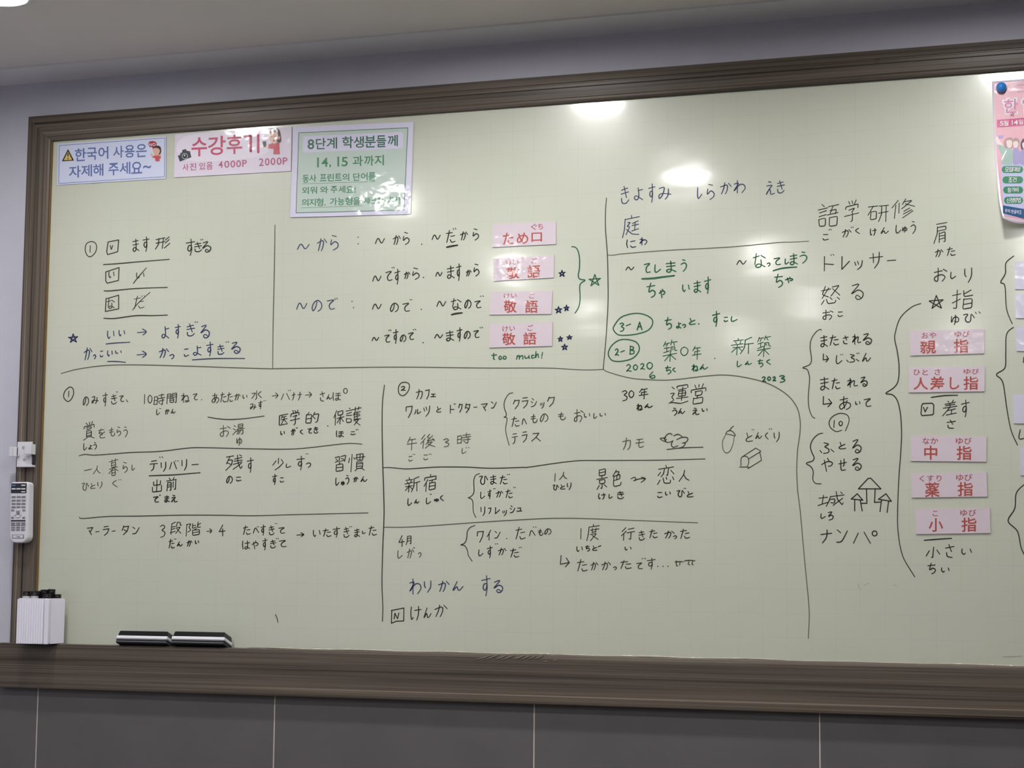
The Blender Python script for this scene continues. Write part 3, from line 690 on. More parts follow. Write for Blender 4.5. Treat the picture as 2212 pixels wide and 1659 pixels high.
def pts(s): return [[tuple(map(float, p.split(','))) for p in q.split()] for q in s.split('|')]
def line(reg, colour, wpx, s, name='marker_line', **k): return lay(reg, pts(s), wpx, colour, name, **k)

# top left: grammar notes
line('R1','d',2.0,'385,210 335,235 322,300 345,362 385,372 430,330 447,270 430,225', closed=True, name='marker_circle')
word('R1','d',2.2,'1 372 250 380 330')
line('R1','d',2.2,'570,215 685,192 675,320 565,352 555,320 570,215', sharp=True, name='marker_box'); word('R1','d',2.2,'V 590 250 625 300')
word('R1','k',2.4,'ま 835 180 910 322;す 945 155 1020 322;形 1080 155 1245 297')
word('R1','k',2.5,'す 1415 178 1515 365;き 1505 215 1590 325;゛ 1570 178 1605 200;る 1590 205 1690 330')
line('R1','d',2.4,'520,460 700,448 870,433 1235,403')
line('R1','d',2.2,'545,540 690,492 683,632 560,662 545,640 545,540', sharp=True, name='marker_box'); word('R1','d',2.2,'い 575 535 640 608')
word('R1','d',2.2,'い 875 545 965 612;- 845 665 890 605 985 497')
line('R1','d',2.4,'527,745 600,745 880,720 1213,708')
line('R1','d',2.2,'550,825 540,970 685,940 685,792 565,828', sharp=True, name='marker_box'); word('R1','d',2.2,'な 555 830 645 940')
word('R1','d',1.9,'た 850 800 965 940;- 835 955 905 870 1027 760;゛ 930 790 975 815')
line('R1','d',2.5,'525,1042 640,1045 870,1015 1060,1014 1213,1008')
word('R1','b',2.4,'い 560 1178 640 1268;い 685 1170 755 1240'); line('R1','b',2.3,'548,1322 650,1312 805,1303')
word('R1','b',2.4,'→ 885 1155 990 1230')
word('R1','b',2.6,'よ 1150 1130 1235 1262;す 1295 1105 1360 1262;き 1422 1100 1515 1240;゛ 1510 1075 1548 1095;る 1572 1112 1675 1262')
word('R1','n',2.4,'☆ 138 1208 245 1310', name='marker_star')
word('R1','b',2.4,'か 305 1360 400 1500;っ 405 1435 440 1490;こ 480 1395 520 1468;い 560 1392 620 1458;い 648 1392 718 1430'); line('R1','b',2.3,'565,1512 660,1512 760,1522')
word('R1','b',2.4,'→ 880 1395 990 1472')
word('R1','b',2.6,'か 1122 1365 1232 1475;つ 1235 1432 1290 1490;こ 1392 1370 1450 1462;よ 1492 1340 1585 1450;す 1635 1297 1715 1458;き 1755 1327 1835 1440;゛ 1845 1290 1885 1310;る 1905 1297 2010 1430')
line('R1','b',2.4,'1485,1495 1600,1487 1770,1480 2053,1480')
line('X','g',2.0,'132,807 170,797 237,789 339,789 560,796 620,796 849,793 1060,795 1180,795 1260,799 1302,798')
line('X','g',1.9,'594,486 593,560 590,700 589,795')
# top middle
word('R2','b',2.4,'～ 108 285 245 350;か 325 225 435 365;ら 470 190 560 358')
word('R2','d',2.4,'. 772 213;. 772 285')
word('R2','k',2.4,'～ 955 222 1062 287;か 1148 190 1235 298;ら 1258 155 1330 297;. 1463 290')
word('R2','k',2.5,'～ 1570 185 1668 245;た 1725 135 1830 275;゛ 1800 108 1840 135;か 1878 148 1965 248;ら 2015 118 2085 250')
line('R2','k',3.8,'1735,322 1790,310 1850,300')
word('R2','k',2.5,'～ 925 630 1025 697;て 1068 580 1145 688;゛ 1135 532 1170 555;す 1165 555 1230 728;か 1268 585 1340 668;ら 1360 542 1440 677;. 1482 650')
word('R2','k',2.6,'～ 1610 590 1688 642;ま 1735 520 1822 665;す 1835 497 1895 688;か 1940 565 2005 640;ら 2025 500 2090 640')
word('R2','b',2.4,'～ 100 925 220 1000;の 268 895 382 1022;て 432 890 520 1000;゛ 515 868 552 895')
word('R2','d',2.4,'. 706 910;. 722 978')
word('R2','k',2.5,'～ 922 935 1028 1000;の 1118 925 1213 1028;て 1253 925 1335 1022;゛ 1330 883 1362 900;. 1458 996')
word('R2','k',2.6,'～ 1622 905 1728 970;な 1778 875 1895 1005;の 1925 890 2003 990;て 2035 900 2110 985;゛ 2095 845 2140 862')
line('R2','k',3.8,'1787,1055 1840,1042 1900,1035')
word('R2','k',2.6,'～ 918 1297 1000 1342;て 1055 1270 1120 1358;゛ 1100 1213 1135 1235;す 1150 1210 1210 1372;の 1225 1270 1295 1352;て 1313 1245 1380 1330;゛ 1365 1207 1405 1225;. 1478 1358')
word('R2','k',2.7,'～ 1598 1265 1695 1315;ま 1722 1225 1815 1345;す 1840 1190 1905 1347;の 1920 1230 1995 1320;て 2022 1222 2090 1308;゛ 2090 1185 2130 1205')
for s in ('862 585 942 665','820 992 905 1075','918 975 985 1050','852 1325 915 1392','950 1312 1020 1370','892 1412 970 1487'):
    word('C1','n',2.3,'☆ ' + s, name='marker_star')
line('C1','G',2.6,'1012,326 1050,332 1080,370 1098,450 1098,560 1085,650 1105,690 1160,702 1115,735 1100,780 1105,900 1090,1000 1048,1070', name='marker_brace', label='green curly brace')
word('C1','G',2.6,'☆ 1200 632 1338 770', name='marker_star', label='large green star')
word('C1','G',2.7,'t 110 1515 175 1595;o 190 1545 230 1595;o 238 1545 282 1592')
word('C1','G',2.7,'m 388 1540 470 1592;u 480 1540 545 1582;c 555 1535 595 1580;h 598 1495 645 1575;! 668 1505 690 1580')
# top right: blue and green notes
line('X','d',2.1,'1310,428 1308,456 1308,495 1312,551 1313.5,620 1313,665 1309,730 1303,797')
line('X','g',2.0,'1303,797 1315,804 1364,817 1419,821 1459,820 1519,813 1563,810 1608,815 1658,828 1698,851 1720,877 1728,905 1728,935 1723,971 1721,1015 1723,1059 1729,1109 1737,1200 1743,1262 1748,1323 1746,1379')
line('X','g',1.8,'1313,551 1326,551 1348,548 1439,541 1578,533.5 1680,524 1710,523 1747,521')
word('R3','b',2.5,'き 205 110 298 305;よ 348 125 448 265;す 505 82 582 290;み 615 118 755 258')
word('R3','b',2.4,'し 1035 122 1090 250;ら 1140 88 1225 262;か 1285 70 1410 200;わ 1430 45 1562 190')
word('R3','b',2.4,'え 1780 58 1880 208;き 1900 48 1985 190')
word('R3','b',2.4,'庭 220 425 412 675'); word('R3','n',2.5,'に 265 690 375 785;わ 408 665 495 755')
word('R3','k',2.7,'～ 257 985 352 1028'); word('R3','G',3.0,'て 455 945 530 1055;し 570 960 642 1052;ま 695 920 810 1052;う 855 905 925 1042')
line('R3','G',4.0,'437,1118 560,1112 660,1098 785,1083')
word('R3','G',3.1,'ち 485 1160 585 1325;や 617 1225 690 1328'); word('R3','G',3.0,'い 872 1178 955 1262;ま 995 1135 1080 1270;す 1110 1092 1188 1282')
word('R3','k',2.7,'～ 1462 915 1572 968'); word('R3','G',2.8,'な 1640 840 1780 1000;っ 1790 940 1832 985;て 1865 885 1945 970;し 1985 895 2035 962;ま 2040 840 2130 970')
word('Q6','G',2.8,'う 35 620 120 752'); line('R3','G',3.2,'1862,1030 1950,1005 2040,994 2115,990')
word('R3','G',3.0,'ち 1872 1062 1968 1215;や 1990 1095 2078 1165')
line('R4','G',2.6,'385,185 280,200 200,235 140,310 125,360 180,418 290,422 400,405 500,370 548,310 545,250 480,205', closed=True, name='marker_circle', label='green ring')
word('R4','G',2.9,'3 190 285 245 388;- 265 320 312 302;A 378 275 442 370')
word('R4','G',3.0,'ち 682 225 762 365;ょ 805 280 865 350;っ 870 300 915 345;と 945 235 1020 312;. 1052 300')
word('R4','G',3.0,'す 1197 158 1285 332;こ 1322 222 1372 280;し 1400 215 1475 278')
line('R4','G',2.6,'250,468 170,485 100,545 70,620 90,675 130,703 220,705 330,675 395,610 405,545 360,490', closed=True, name='marker_circle', label='green ring')
word('R4','G',2.9,'2 140 565 188 645;- 205 606 245 590;B 300 535 358 635')
word('R4','G',2.7,'2 262 735 325 820;0 338 738 392 805;2 415 725 468 798;0 485 712 555 795;6 515 815 583 895')
word('R4','G',2.3,'築 660 470 822 712;0 852 545 940 648;年 978 540 1082 690;. 1227 675')
word('R4','G',2.6,'ち 685 752 755 850;く 765 772 805 825'); word('R4','G',2.8,'ね 975 735 1050 820;ん 1060 735 1155 800')
word('R4','G',2.3,'新 1402 440 1650 640;築 1682 425 1838 660')
word('R4','G',2.6,'し 1465 700 1520 770;ん 1552 700 1630 748;ち 1690 680 1755 772;く 1785 682 1838 745')
word('R4','G',3.3,'2 1735 868 1785 935;0 1795 868 1838 920;2 1852 868 1895 925;3 1925 855 1993 940')
word('R4','k',2.6,'3 218 1020 280 1140;0 290 1020 352 1105;年 400 998 505 1120'); word('R4','k',2.9,'ね 375 1165 445 1245;ん 460 1165 552 1215')
word('R4','k',2.3,'運 725 955 940 1168;営 965 945 1135 1175'); word('R4','k',2.6,'う 762 1210 820 1298;ん 825 1215 905 1280;え 980 1210 1060 1290;い 1085 1215 1150 1255')
word('Q2','g',2.4,'カ 1270 650 1360 780;モ 1405 660 1497 755')
line('Q2','d',2.2,'1788,625 1780,612 1760,608 1730,625 1712,660 1722,692 1750,700 1790,688|1722,652 1690,655 1665,662 1700,686 1725,690|1700,656 1718,676 1730,668|1805,632 1850,616 1895,642|1835,672 1885,650 1935,648 1952,665 1935,695 1895,708|1797,682 1780,720 1798,750 1850,735|1905,705 1925,712 1905,742 1868,758', name='marker_drawing', label='small drawing of a duck')
line('Q2','d',2.1,'1735,775 1880,758 2108,750')
line('Q5','d',1.9,'275,358 300,325 325,302|240,385 262,357 300,355 330,380 342,410 290,396 240,390', name='marker_drawing', label='small drawing of an acorn cap')
line('Q5','g',1.7,'238,400 205,470 212,560 245,595 285,575 318,500 333,415', name='marker_drawing', label='small drawing of an acorn nut')
word('Q5','d',2.3,'と 455 375 535 475;゛ 520 335 550 350;ん 560 370 635 445;く 665 372 705 450;゛ 708 325 745 345;り 760 365 825 478')
line('Q5','d',1.8,'405,660 415,640 565,542 620,575 610,590 628,675 480,765|495,655 610,585|405,660 405,735|390,748 490,748', sharp=True, name='marker_drawing', label='small drawing of a box')
line('Q5','d',1.8,'415,640 450,630 482,648 490,700 470,745', name='marker_drawing', label='rounded front of the drawn box')
# bottom left
line('R5','d',2.2,'195,160 150,185 115,235 110,300 160,352 205,325 238,255 232,185', closed=True, name='marker_circle'); word('R5','d',2.3,'1 170 207 178 292')
word('R5','d',2.2,'の 362 285 445 412;み 478 278 572 385;す 622 232 695 418;き 735 255 815 390;゛ 800 215 830 235;て 845 270 910 358;- 938 330 958 358')
word('R5','d',2.1,'1 1175 255 1188 388;0 1222 262 1285 378;時 1300 245 1455 400;間 1472 235 1612 388;ね 1665 240 1780 370;て 1822 245 1888 335;. 1940 328')
word('R5','d',2.2,'し 1335 455 1385 535;゛ 1375 440 1405 452;か 1447 452 1515 525;ん 1528 450 1595 515')
word('R5','d',2.1,'賞 365 612 518 872'); word('R5','g',2.1,'を 565 710 660 842;も 708 695 790 815;ら 812 685 870 812;う 898 685 958 828')
word('R5','d',2.2,'し 368 905 418 1002;ょ 435 925 490 990;う 500 890 548 992')
line('X','d',2.0,'171,984.5 185,981.5 208,983 283,977.5 345,975 405,968 440,967 548,969.5 639,969.5 738,959 765,958 782,959.5')
word('R5','g',2.0,'- 382 1270 430 1260 478 1248;人 495 1200 600 1318'); word('R5','g',2.1,'暮 702 1105 835 1340;ら 890 1155 958 1300;し 1008 1190 1055 1268')
word('R5','g',2.1,'ひ 345 1430 445 1535;と 460 1435 530 1512;り 555 1412 620 1510'); word('R5','g',2.0,'く 752 1395 825 1490;゛ 832 1380 875 1402')
word('R5','k',2.5,'テ 1248 1130 1358 1278;゛ 1375 1078 1432 1105;リ 1395 1150 1468 1285;ハ 1508 1145 1612 1255;゛ 1585 1132 1635 1150;リ 1672 1115 1745 1268;ー 1805 1180 1898 1197')
line('R5','k',2.4,'1243,1338 1400,1332 1580,1325 1918,1297'); word('R5','k',2.4,'出 1280 1385 1412 1558;前 1468 1355 1608 1545')
word('R7','k',2.7,'て 1165 65 1235 142;゛ 1235 45 1260 60;ま 1298 55 1365 142;え 1378 50 1458 142')
word('R6','d',2.0,'あ 95 215 185 340;た 195 205 275 328;た 280 205 350 325;か 365 220 440 305;い 465 235 522 285;水 570 185 695 295'); word('R6','d',2.1,'み 552 340 630 415;す 650 305 705 410;゛ 712 300 745 315')
line('R6','d',2.2,'50,502 150,520 280,532 400,528 500,520 722,490')
word('R6','d',2.0,'→ 815 210 890 280;ハ 922 215 1030 300;゛ 1005 175 1045 195;ナ 1050 205 1098 305;ナ 1120 200 1175 305;→ 1212 200 1292 270')
word('R6','d',2.1,'さ 1385 195 1450 315;ん 1465 230 1535 295;ほ 1540 205 1640 308;O 1670 160 1716 220')
word('R6','g',2.2,'お 192 598 320 740;湯 342 578 490 720'); word('R6','g',2.3,'ゆ 390 742 460 845')
word('R6','k',2.3,'医 898 460 1010 605;学 1030 415 1148 600;的 1215 440 1378 580;. 1482 608'); word('R6','k',2.2,'保 1550 420 1680 605;護 1695 375 1885 605')
word('R6','k',2.4,'い 915 668 970 720;か 1040 640 1100 722;゛ 1100 622 1128 642;く 1148 650 1190 712;て 1240 635 1295 700;き 1312 615 1370 700')
word('R6','d',2.5,'ほ 1580 662 1675 745;こ 1752 672 1815 718;゛ 1815 642 1850 665')
word('R6','k',2.3,'残 258 950 465 1145;す 515 985 598 1168'); word('R6','k',2.3,'少 820 990 955 1140;し 980 1058 1045 1110;す 1108 965 1208 1140;゛ 1215 935 1255 950;つ 1220 1045 1282 1110')
word('R6','k',2.2,'習 1565 955 1700 1155;慣 1725 935 1930 1162')
word('R6','k',2.4,'の 268 1205 348 1298;こ 385 1215 452 1270'); word('R6','k',2.4,'す 818 1182 880 1315;こ 908 1222 962 1285')
word('R6','k',2.4,'し 1572 1225 1620 1322;ゅ 1640 1265 1685 1322;う 1690 1195 1740 1310;か 1785 1215 1848 1282;ん 1872 1210 1955 1280')
line('X','d',2.0,'171.5,1117.5 179.7,1120 232,1115.7 300,1114.8 391,1112.8 480,1113 545,1114 659,1111 795,1108')
word('R7','k',2.2,'マ 375 435 450 530;ー 475 482 525 496;ラ 565 420 642 538;ー 670 475 717 489;タ 790 415 878 530;ン 915 430 1003 520')
word('R7','k',2.1,'3 1245 405 1312 560;段 1365 370 1510 525;階 1555 370 1738 548;→ 1802 450 1870 510;4 1950 405 2030 545')
word('R7','k',2.4,'た 1350 575 1425 690;゛ 1410 570 1445 585;ん 1448 605 1520 668;か 1565 590 1635 668;い 1665 590 1715 640')
word('R8','k',2.2,'た 275 275 380 402;へ 408 305 490 385;゛ 455 285 490 305;す 508 265 578 412;き 615 275 695 405;゛ 695 245 730 260;て 745 300 835 385')
word('R8','k',2.2,'→ 985 368 1088 430;い 1205 335 1305 430;た 1335 315 1450 428;す 1465 290 1565 440;き 1608 295 1690 438;゛ 1685 285 1725 300;ま 1750 315 1830 432;し 1855 345 1905 390;た 1942 280 2055 410')
word('R8','k',2.2,'は 265 475 370 597;や 390 475 480 592;す 530 440 602 608;き 635 465 715 580;゛ 712 442 752 458;て 752 470 855 565')
line('R8','d',1.8,'705,1458 725,1500 740,1562')
line('X','k',2.2,'830.5,832 826,873 825.5,936 827,1009 829.5,1090 829,1131 826.7,1188 825,1261 827,1310 826,1342')
# bottom middle
line('Q1','d',2.3,'345,97 290,105 255,150 250,215 268,258 310,275 360,240 392,180 390,120', closed=True, name='marker_circle'); word('Q1','k',2.4,'2 280 145 348 210')
word('Q1','d',2.4,'カ 480 185 572 325;フ 605 190 665 325;ェ 675 248 748 295')
word('Q1','d',2.4,'ワ 345 408 440 572;ル 455 450 550 525;ツ 580 405 670 555;と 752 415 820 500;ト 932 395 990 512;゛ 980 375 1012 395;ク 1045 378 1102 500;タ 1130 375 1205 505;ー 1245 420 1298 434;マ 1345 375 1435 478;ン 1475 350 1555 445')
line('Q2','d',1.9,'135,185 90,200 48,270 45,340 65,400 60,430 40,438 70,445 72,480 60,540 62,600 95,730', name='marker_brace')
word('Q2','d',2.2,'ク 135 255 205 355;ラ 225 230 295 348;シ 320 240 385 335;ッ 415 280 462 350;ク 490 225 570 332')
word('Q2','d',2.2,'た 118 430 205 540;へ 225 450 280 520;も 318 405 390 500;の 415 400 502 490;も 603 385 682 470;お 768 355 870 492;い 872 395 938 445;し 970 395 1010 455;い 1035 395 1100 432')
word('Q2','d',2.2,'テ 120 605 185 720;ラ 225 585 285 702;ス 325 600 425 692')
word('Q1','g',2.3,'午 360 820 498 1000;後 540 780 740 980;3 845 840 925 958;時 1025 765 1215 915'); word('Q1','g',2.2,'し 1088 970 1150 1048;゛ 1140 955 1195 975')
word('Q1','g',2.2,'こ 382 1075 440 1148;゛ 435 1045 475 1065;こ 580 1055 645 1130;゛ 650 1040 692 1062')
line('X','k',2.0,'827,1010 844,1010 869,1012.5 890,1012.5 942,1009 1007,1009 1061,1011.5 1129,1009.5 1142,1009 1238,996 1309,994.7 1420,994 1523,991.3')
word('Q1','k',2.3,'新 332 1345 540 1560;宿 585 1312 760 1552'); word('Q3','k',2.5,'し 332 -20 388 70;ん 412 -10 475 45;し 552 -30 615 52;゛ 600 -75 625 -60;ゅ 650 -20 710 25;く 720 -60 768 15')
line('X','d',2.1,'1036,1023 1027.5,1027 1023.5,1038 1023.5,1064 1015,1074 1011,1075 1018,1078 1021.5,1085 1022.5,1105 1028,1118', name='marker_brace')
word('Q1','k',2.5,'ひ 1320 1335 1440 1458;ま 1465 1325 1555 1455;た 1595 1330 1700 1452;゛ 1690 1310 1732 1330'); word('Q1','k',2.3,'し 1335 1548 1400 1645;す 1430 1515 1490 1650;゛ 1505 1500 1540 1520;か 1540 1535 1640 1630;た 1670 1515 1770 1635;゛ 1770 1482 1810 1505')
word('Q3','k',2.3,'リ 1205 75 1262 192;フ 1295 90 1335 168;レ 1378 85 1438 170;ッ 1465 118 1520 195;シ 1555 65 1620 158;ュ 1635 90 1705 140')
word('Q2','d',2.3,'1 565 1020 578 1108;人 615 1005 698 1092'); word('Q2','k',2.3,'ひ 545 1138 612 1198;と 625 1135 680 1190;り 695 1115 742 1195')
word('Q2','k',2.3,'景 1000 970 1120 1195;色 1168 985 1262 1162;- 1362 1078 1400 1062 1410 1090 1385 1100 1450 1078 1512 1078;- 1468 1062 1512 1078 1466 1115')
word('Q2','k',2.4,'恋 1632 935 1812 1142;人 1855 985 1970 1110'); word('Q2','k',2.5,'け 1020 1225 1102 1295;し 1128 1235 1170 1285;き 1215 1205 1290 1290')
word('Q2','k',2.5,'こ 1632 1215 1690 1278;い 1715 1210 1775 1252;ひ 1835 1195 1920 1270;゛ 1905 1170 1935 1185;と 1940 1205 2010 1272')
line('X','g',1.9,'830,1138.7 892,1138 1037,1128 1163.6,1120.7 1220,1119.4 1278,1120.4 1359,1123.6 1507,1129.3')
word('Q3','d',2.2,'4 225 422 298 560;月 312 425 380 540'); word('Q3','g',2.2,'し 212 600 275 700;か 322 580 415 700;゛ 400 562 425 580;つ 455 625 500 690')
line('Q3','d',2.1,'1140,305 1080,330 1048,380 1040,460 1015,515 970,537 1015,545 1048,600 1060,660 1105,730', name='marker_brace')
word('Q3','k',2.2,'ワ 1162 370 1245 510;イ 1278 355 1330 485;ン 1370 370 1445 460;. 1518 462;た 1622 322 1745 472;へ 1785 360 1862 435;゛ 1830 315 1875 332;も 1890 345 1955 428;の 1968 340 2052 418')
word('Q3','k',2.3,'し 1178 590 1240 672;す 1280 545 1352 695;゛ 1378 515 1418 535;か 1412 570 1515 662;た 1558 575 1668 688;゛ 1662 557 1700 580')
word('Q3','b',2.4,'わ 355 938 500 1130;り 530 960 618 1108;か 698 965 835 1098;ん 870 970 1000 1085;す 1215 900 1325 1150;る 1360 955 1475 1112', name='marker_word')
line('Q3','k',2.1,'140,1320 290,1290 288,1445 200,1448 140,1472 145,1320', sharp=True, name='marker_box'); word('Q3','k',2.2,'N 170 1345 235 1425;け 368 1265 500 1440;ん 525 1285 620 1412;か 655 1250 812 1398')
word('Q4','d',2.3,'1 452 375 466 522;度 532 318 708 545'); word('Q4','k',2.2,'行 992 362 1178 542;き 1225 405 1310 538;た 1368 388 1478 508;か 1565 405 1705 512;っ 1680 470 1735 520;た 1775 380 1908 515')
word('Q4','k',2.4,'い 400 615 485 690;ち 515 598 580 685;と 610 605 680 675;- 690 620 725 605;い 1040 618 1132 670')
word('Q4','d',2.3,'↳ 182 732 312 892;た 408 785 550 948;か 585 820 692 935;か 730 815 858 932;っ 885 882 935 932;た 982 795 1135 915;て 1195 830 1280 918;゛ 1265 768 1325 787;す 1335 765 1450 925;. 1480 880;. 1550 880;. 1615 880')
word('Q4','d',2.2,'- 1708 822 1760 818 1820 820;- 1725 805 1728 870 1745 875;- 1775 825 1770 865;- 1835 808 1900 800 1975 808;- 1895 815 1885 850 1905 862;- 1942 815 1935 850 1950 862', name='marker_drawing', label='two small drawn crying eyes')
# right
line('X','d',2.2,'1818,929.5 1806,932 1794,923.6 1791,911.7 1798.5,899.8 1814.4,892.8 1830.3,896.8 1834,909.7 1826.3,930.6', name='marker_circle'); word('Q5','k',2.5,'1 1408 238 1424 325;0 1465 245 1512 305')
line('Q5','k',2.2,'1292,380 1240,395 1185,450 1160,520 1175,590 1198,640 1185,680 1115,708 1165,745 1190,800 1185,880 1215,925 1275,930', name='marker_brace')
word('Q5','k',2.5,'ふ 1258 480 1418 605;と 1465 475 1545 555;る 1612 445 1715 600'); word('Q5','k',2.5,'や 1275 648 1402 800;せ 1462 655 1555 790;る 1612 648 1715 788')
word('Q5','k',2.4,'城 1238 1010 1530 1180'); word('Q5','k',2.5,'し 1268 1250 1325 1310;ろ 1348 1230 1412 1328'); word('Q5','k',2.6,'ナ 1268 1425 1395 1578;ン 1440 1425 1565 1570;ハ 1622 1450 1815 1580;O 1830 1442 1883 1496')
line('Q5','k',2.4,'1680,985 1785,872 1815,870 1925,985 1680,985|1768,985 1772,1142 1705,1142|1862,985 1855,1132 1925,1128|1602,1095 1668,1038 1728,1108 1602,1095|1640,1105 1640,1225|1700,1110 1722,1225|1898,1098 1980,1038 2038,1120 1898,1098|1930,1112 1915,1232|2008,1118 1992,1240', sharp=True, name='marker_drawing', label='small drawing of a castle with three pointed roofs')
line('X','k',2.3,'1989,655.7 1968.7,663.7 1944.8,686.6 1934,718.4 1933,735 1938,758 1942,790 1940.4,821 1931.6,836.7 1913.5,849.7 1928.4,853 1939.4,868 1945.7,899.4 1947.5,939 1945.6,979 1941.3,1039 1938.7,1118.6 1941,1158 1946.7,1190 1955,1212 1976,1246', name='marker_brace')
word('Q6','k',2.3,'語 235 105 465 350;学 520 55 682 300;研 775 112 1005 300;修 1035 45 1290 265')
word('Q6','k',2.4,'こ 285 430 355 500;゛ 350 372 385 392;か 495 375 600 468;゛ 590 348 625 367;く 640 362 692 430;け 800 365 875 450;ん 915 355 1005 430;し 1078 330 1140 425;ゅ 1150 345 1205 415;う 1240 290 1300 430')
word('Q6','k',2.5,'ト 300 670 410 835;゛ 370 645 415 668;レ 490 670 582 818;ッ 630 712 722 822;サ 792 622 942 805;ー 985 708 1085 724')
word('Q6','k',2.3,'怒 268 985 478 1200;る 595 968 732 1145'); word('Q6','d',2.5,'お 285 1252 405 1365;こ 448 1270 510 1330')
word('Q6','k',2.4,'肩 1490 300 1640 538'); word('Q6','k',2.5,'か 1505 592 1598 682;た 1635 568 1732 668'); word('Q6','k',2.6,'お 1495 795 1640 948;し 1672 840 1735 918;り 1825 792 1910 960')
word('Q6','k',2.6,'☆ 1440 1092 1600 1242', name='marker_star', label='black star'); word('Q6','k',2.5,'指 1690 1032 1922 1248'); word('Q6','k',2.5,'ゆ 1678 1305 1770 1418;ひ 1812 1295 1940 1392;゛ 1940 1268 2005 1300')
line('Q7','d',2.1,'345,215 330,200 270,240 210,330 190,440 205,560 208,640 180,690 90,730 150,755 182,850 180,960 165,1150 180,1300 220,1400 258,1425', name='marker_brace')
word('Q7','k',2.6,'ま 330 280 438 448;た 460 275 590 425;さ 640 285 722 405;れ 768 265 895 410;る 915 252 1045 415'); word('Q7','k',2.5,'↳ 365 535 450 655;し 545 555 635 680;゛ 605 538 650 560;ふ 690 540 870 660;゛ 830 518 875 545;ん 905 525 1030 650')
word('Q7','k',2.6,'ま 325 855 455 1042;た 485 870 612 1025;れ 700 870 850 1005;る 882 850 985 992'); word('Q7','k',2.5,'↳ 365 1120 495 1275;あ 590 1120 755 1312;い 812 1190 885 1245;て 930 1150 1035 1270')
line('D1','k',2.6,'455,1075 640,1050 820,1045'); line('D1','k',2.4,'340,1160 470,1155 492,1180 488,1300 470,1315 330,1325 315,1300 325,1190 340,1160', sharp=True, name='marker_box'); word('D1','k',2.4,'V 345 1205 412 1280')
word('D1','k',2.4,'差 608 1105 815 1335;す 868 1105 985 1350'); word('D1','k',2.5,'さ 670 1380 795 1505')
line('D2','k',2.6,'390,1640 600,1622 798,1610')
word('E','k',2.6,'小 1072 5 1240 135;さ 1297 -25 1405 135;い 1485 25 1608 100'); word('E','k',2.6,'ち 1092 190 1190 325;い 1250 245 1348 305')
line('E','f',1.2,'285,430 300,480 320,500|350,452 410,428|700,445 740,470|1970,1278 2050,1280 2180,1272', name='marker_trace')
line('E1','k',2.4,'132,117 95,150 92,200 70,242 90,260 98,370 125,440', name='marker_brace')
line('E1','k',2.4,'130,457 98,490 94,580 90,650 50,682 80,720 100,850 120,950 150,1018', name='marker_brace')
line('E1','k',2.4,'190,1200 145,1245 137,1320 105,1380 150,1430 168,1510 195,1560 220,1580', name='marker_brace')
word('E1','k',2.4,'- 163 945 158 988 195 982;- 180 600 178 625')
# ------------------------------------------------------------------ printed lettering (outlines of Blender's own built-in font)
PRINT = {'r': '敬語ため口ぐちけいご親指おやゆび人差しひとさ中なか薬くすり小こ',
         'h': '한국어사용은자제해주세요~수강후기사진있음4000P2000P8단계학생분들께14,15과까지동사프린트의단어를외워와주세요!의지형가능을체크합니다한일5월14일모집대상조건참가비신청방법문의:글파크NOYes'}
FG = {}
def harvest(jobs):
    tmp = []
    for ch, off in jobs:
        cu = bpy.data.curves.new('t', 'FONT'); cu.body = ch; cu.size = 1.0; cu.offset = off
        cu.resolution_u = 4; cu.fill_mode = 'FRONT'
        o = bpy.data.objects.new('t', cu); COL.objects.link(o); tmp.append((ch, off, o))
    dg = bpy.context.evaluated_depsgraph_get(); dg.update()
    for ch, off, o in tmp:
        me = o.evaluated_get(dg).to_mesh()
        V = [(v.co.x, -v.co.y) for v in me.vertices]; F = [tuple(p.vertices) for p in me.polygons]
        o.evaluated_get(dg).to_mesh_clear()
        FG[(ch, off)] = (V, F)
    for ch, off, o in tmp:
        cu = o.data; bpy.data.objects.remove(o); bpy.data.curves.remove(cu)
harvest([(c, .011) for c in sorted(set(PRINT['r'] + PRINT['h']))] + [(c, 0.015) for c in sorted(set(PRINT['r'] + PRINT['h']))] + [(c, .055) for c in '한일'])

def lettering(reg, items, matl, parent, depth, off=.011, slope=0.0, label=None, lift=None, name='lettering'):
    V = []; F = []
    for it in items.split(';'):
        q = it.split(); ch = q[0]; x0, y0, x1, y1 = map(float, q[1:])
        gv, gf = FG[(ch, off)]
        if not gv: continue
        if ch in '1!,' :
            w0 = max(p[0] for p in gv) - min(p[0] for p in gv); h0 = max(p[1] for p in gv) - min(p[1] for p in gv)
            w1 = min(x1 - x0, w0 / h0 * (y1 - y0)); xm = (x0 + x1) / 2; x0, x1 = xm - w1/2, xm + w1/2
        xs = [p[0] for p in gv]; ys = [p[1] for p in gv]; ax, bx, ay, by = min(xs), max(xs), min(ys), max(ys)
        b = len(V); cx_ = (x0 + x1) / 2
        for p in gv:
            X = x0 + (p[0]-ax)/max(bx-ax, 1e-4)*(x1-x0); Y = y0 + (p[1]-ay)/max(by-ay, 1e-4)*(y1-y0) + slope*0
            Y += slope * (X - cx_)
            V.append(tp(reg, X, Y))
        F += [tuple(i + b for i in f) for f in gf]
    return flat(name, V, F, matl, parent, depth, label, lift)

def shape(reg, s, matl, parent, depth, name, smooth=False, label=None, lift=None, sub=0):
    P = [tuple(map(float, p.split(','))) for p in s.split()]
    if smooth: P = spline(P, 5, True)
    V = [tp(reg, *p) for p in P]
    return flat(name, V, [tuple(range(len(V)))], matl, parent, depth, label, lift)

def outline(reg, s, wpx, matl, parent, depth, name, lift=None, smooth=False):
    V = []; F = []
    for q in pts(s):
        P = [tp(reg, *p) for p in q]
        if smooth: P = spline(P, 5)
        stroke_mesh(P, wpx, V, F, not smooth)
    return flat(name, V, F, matl, parent, depth, None, lift)

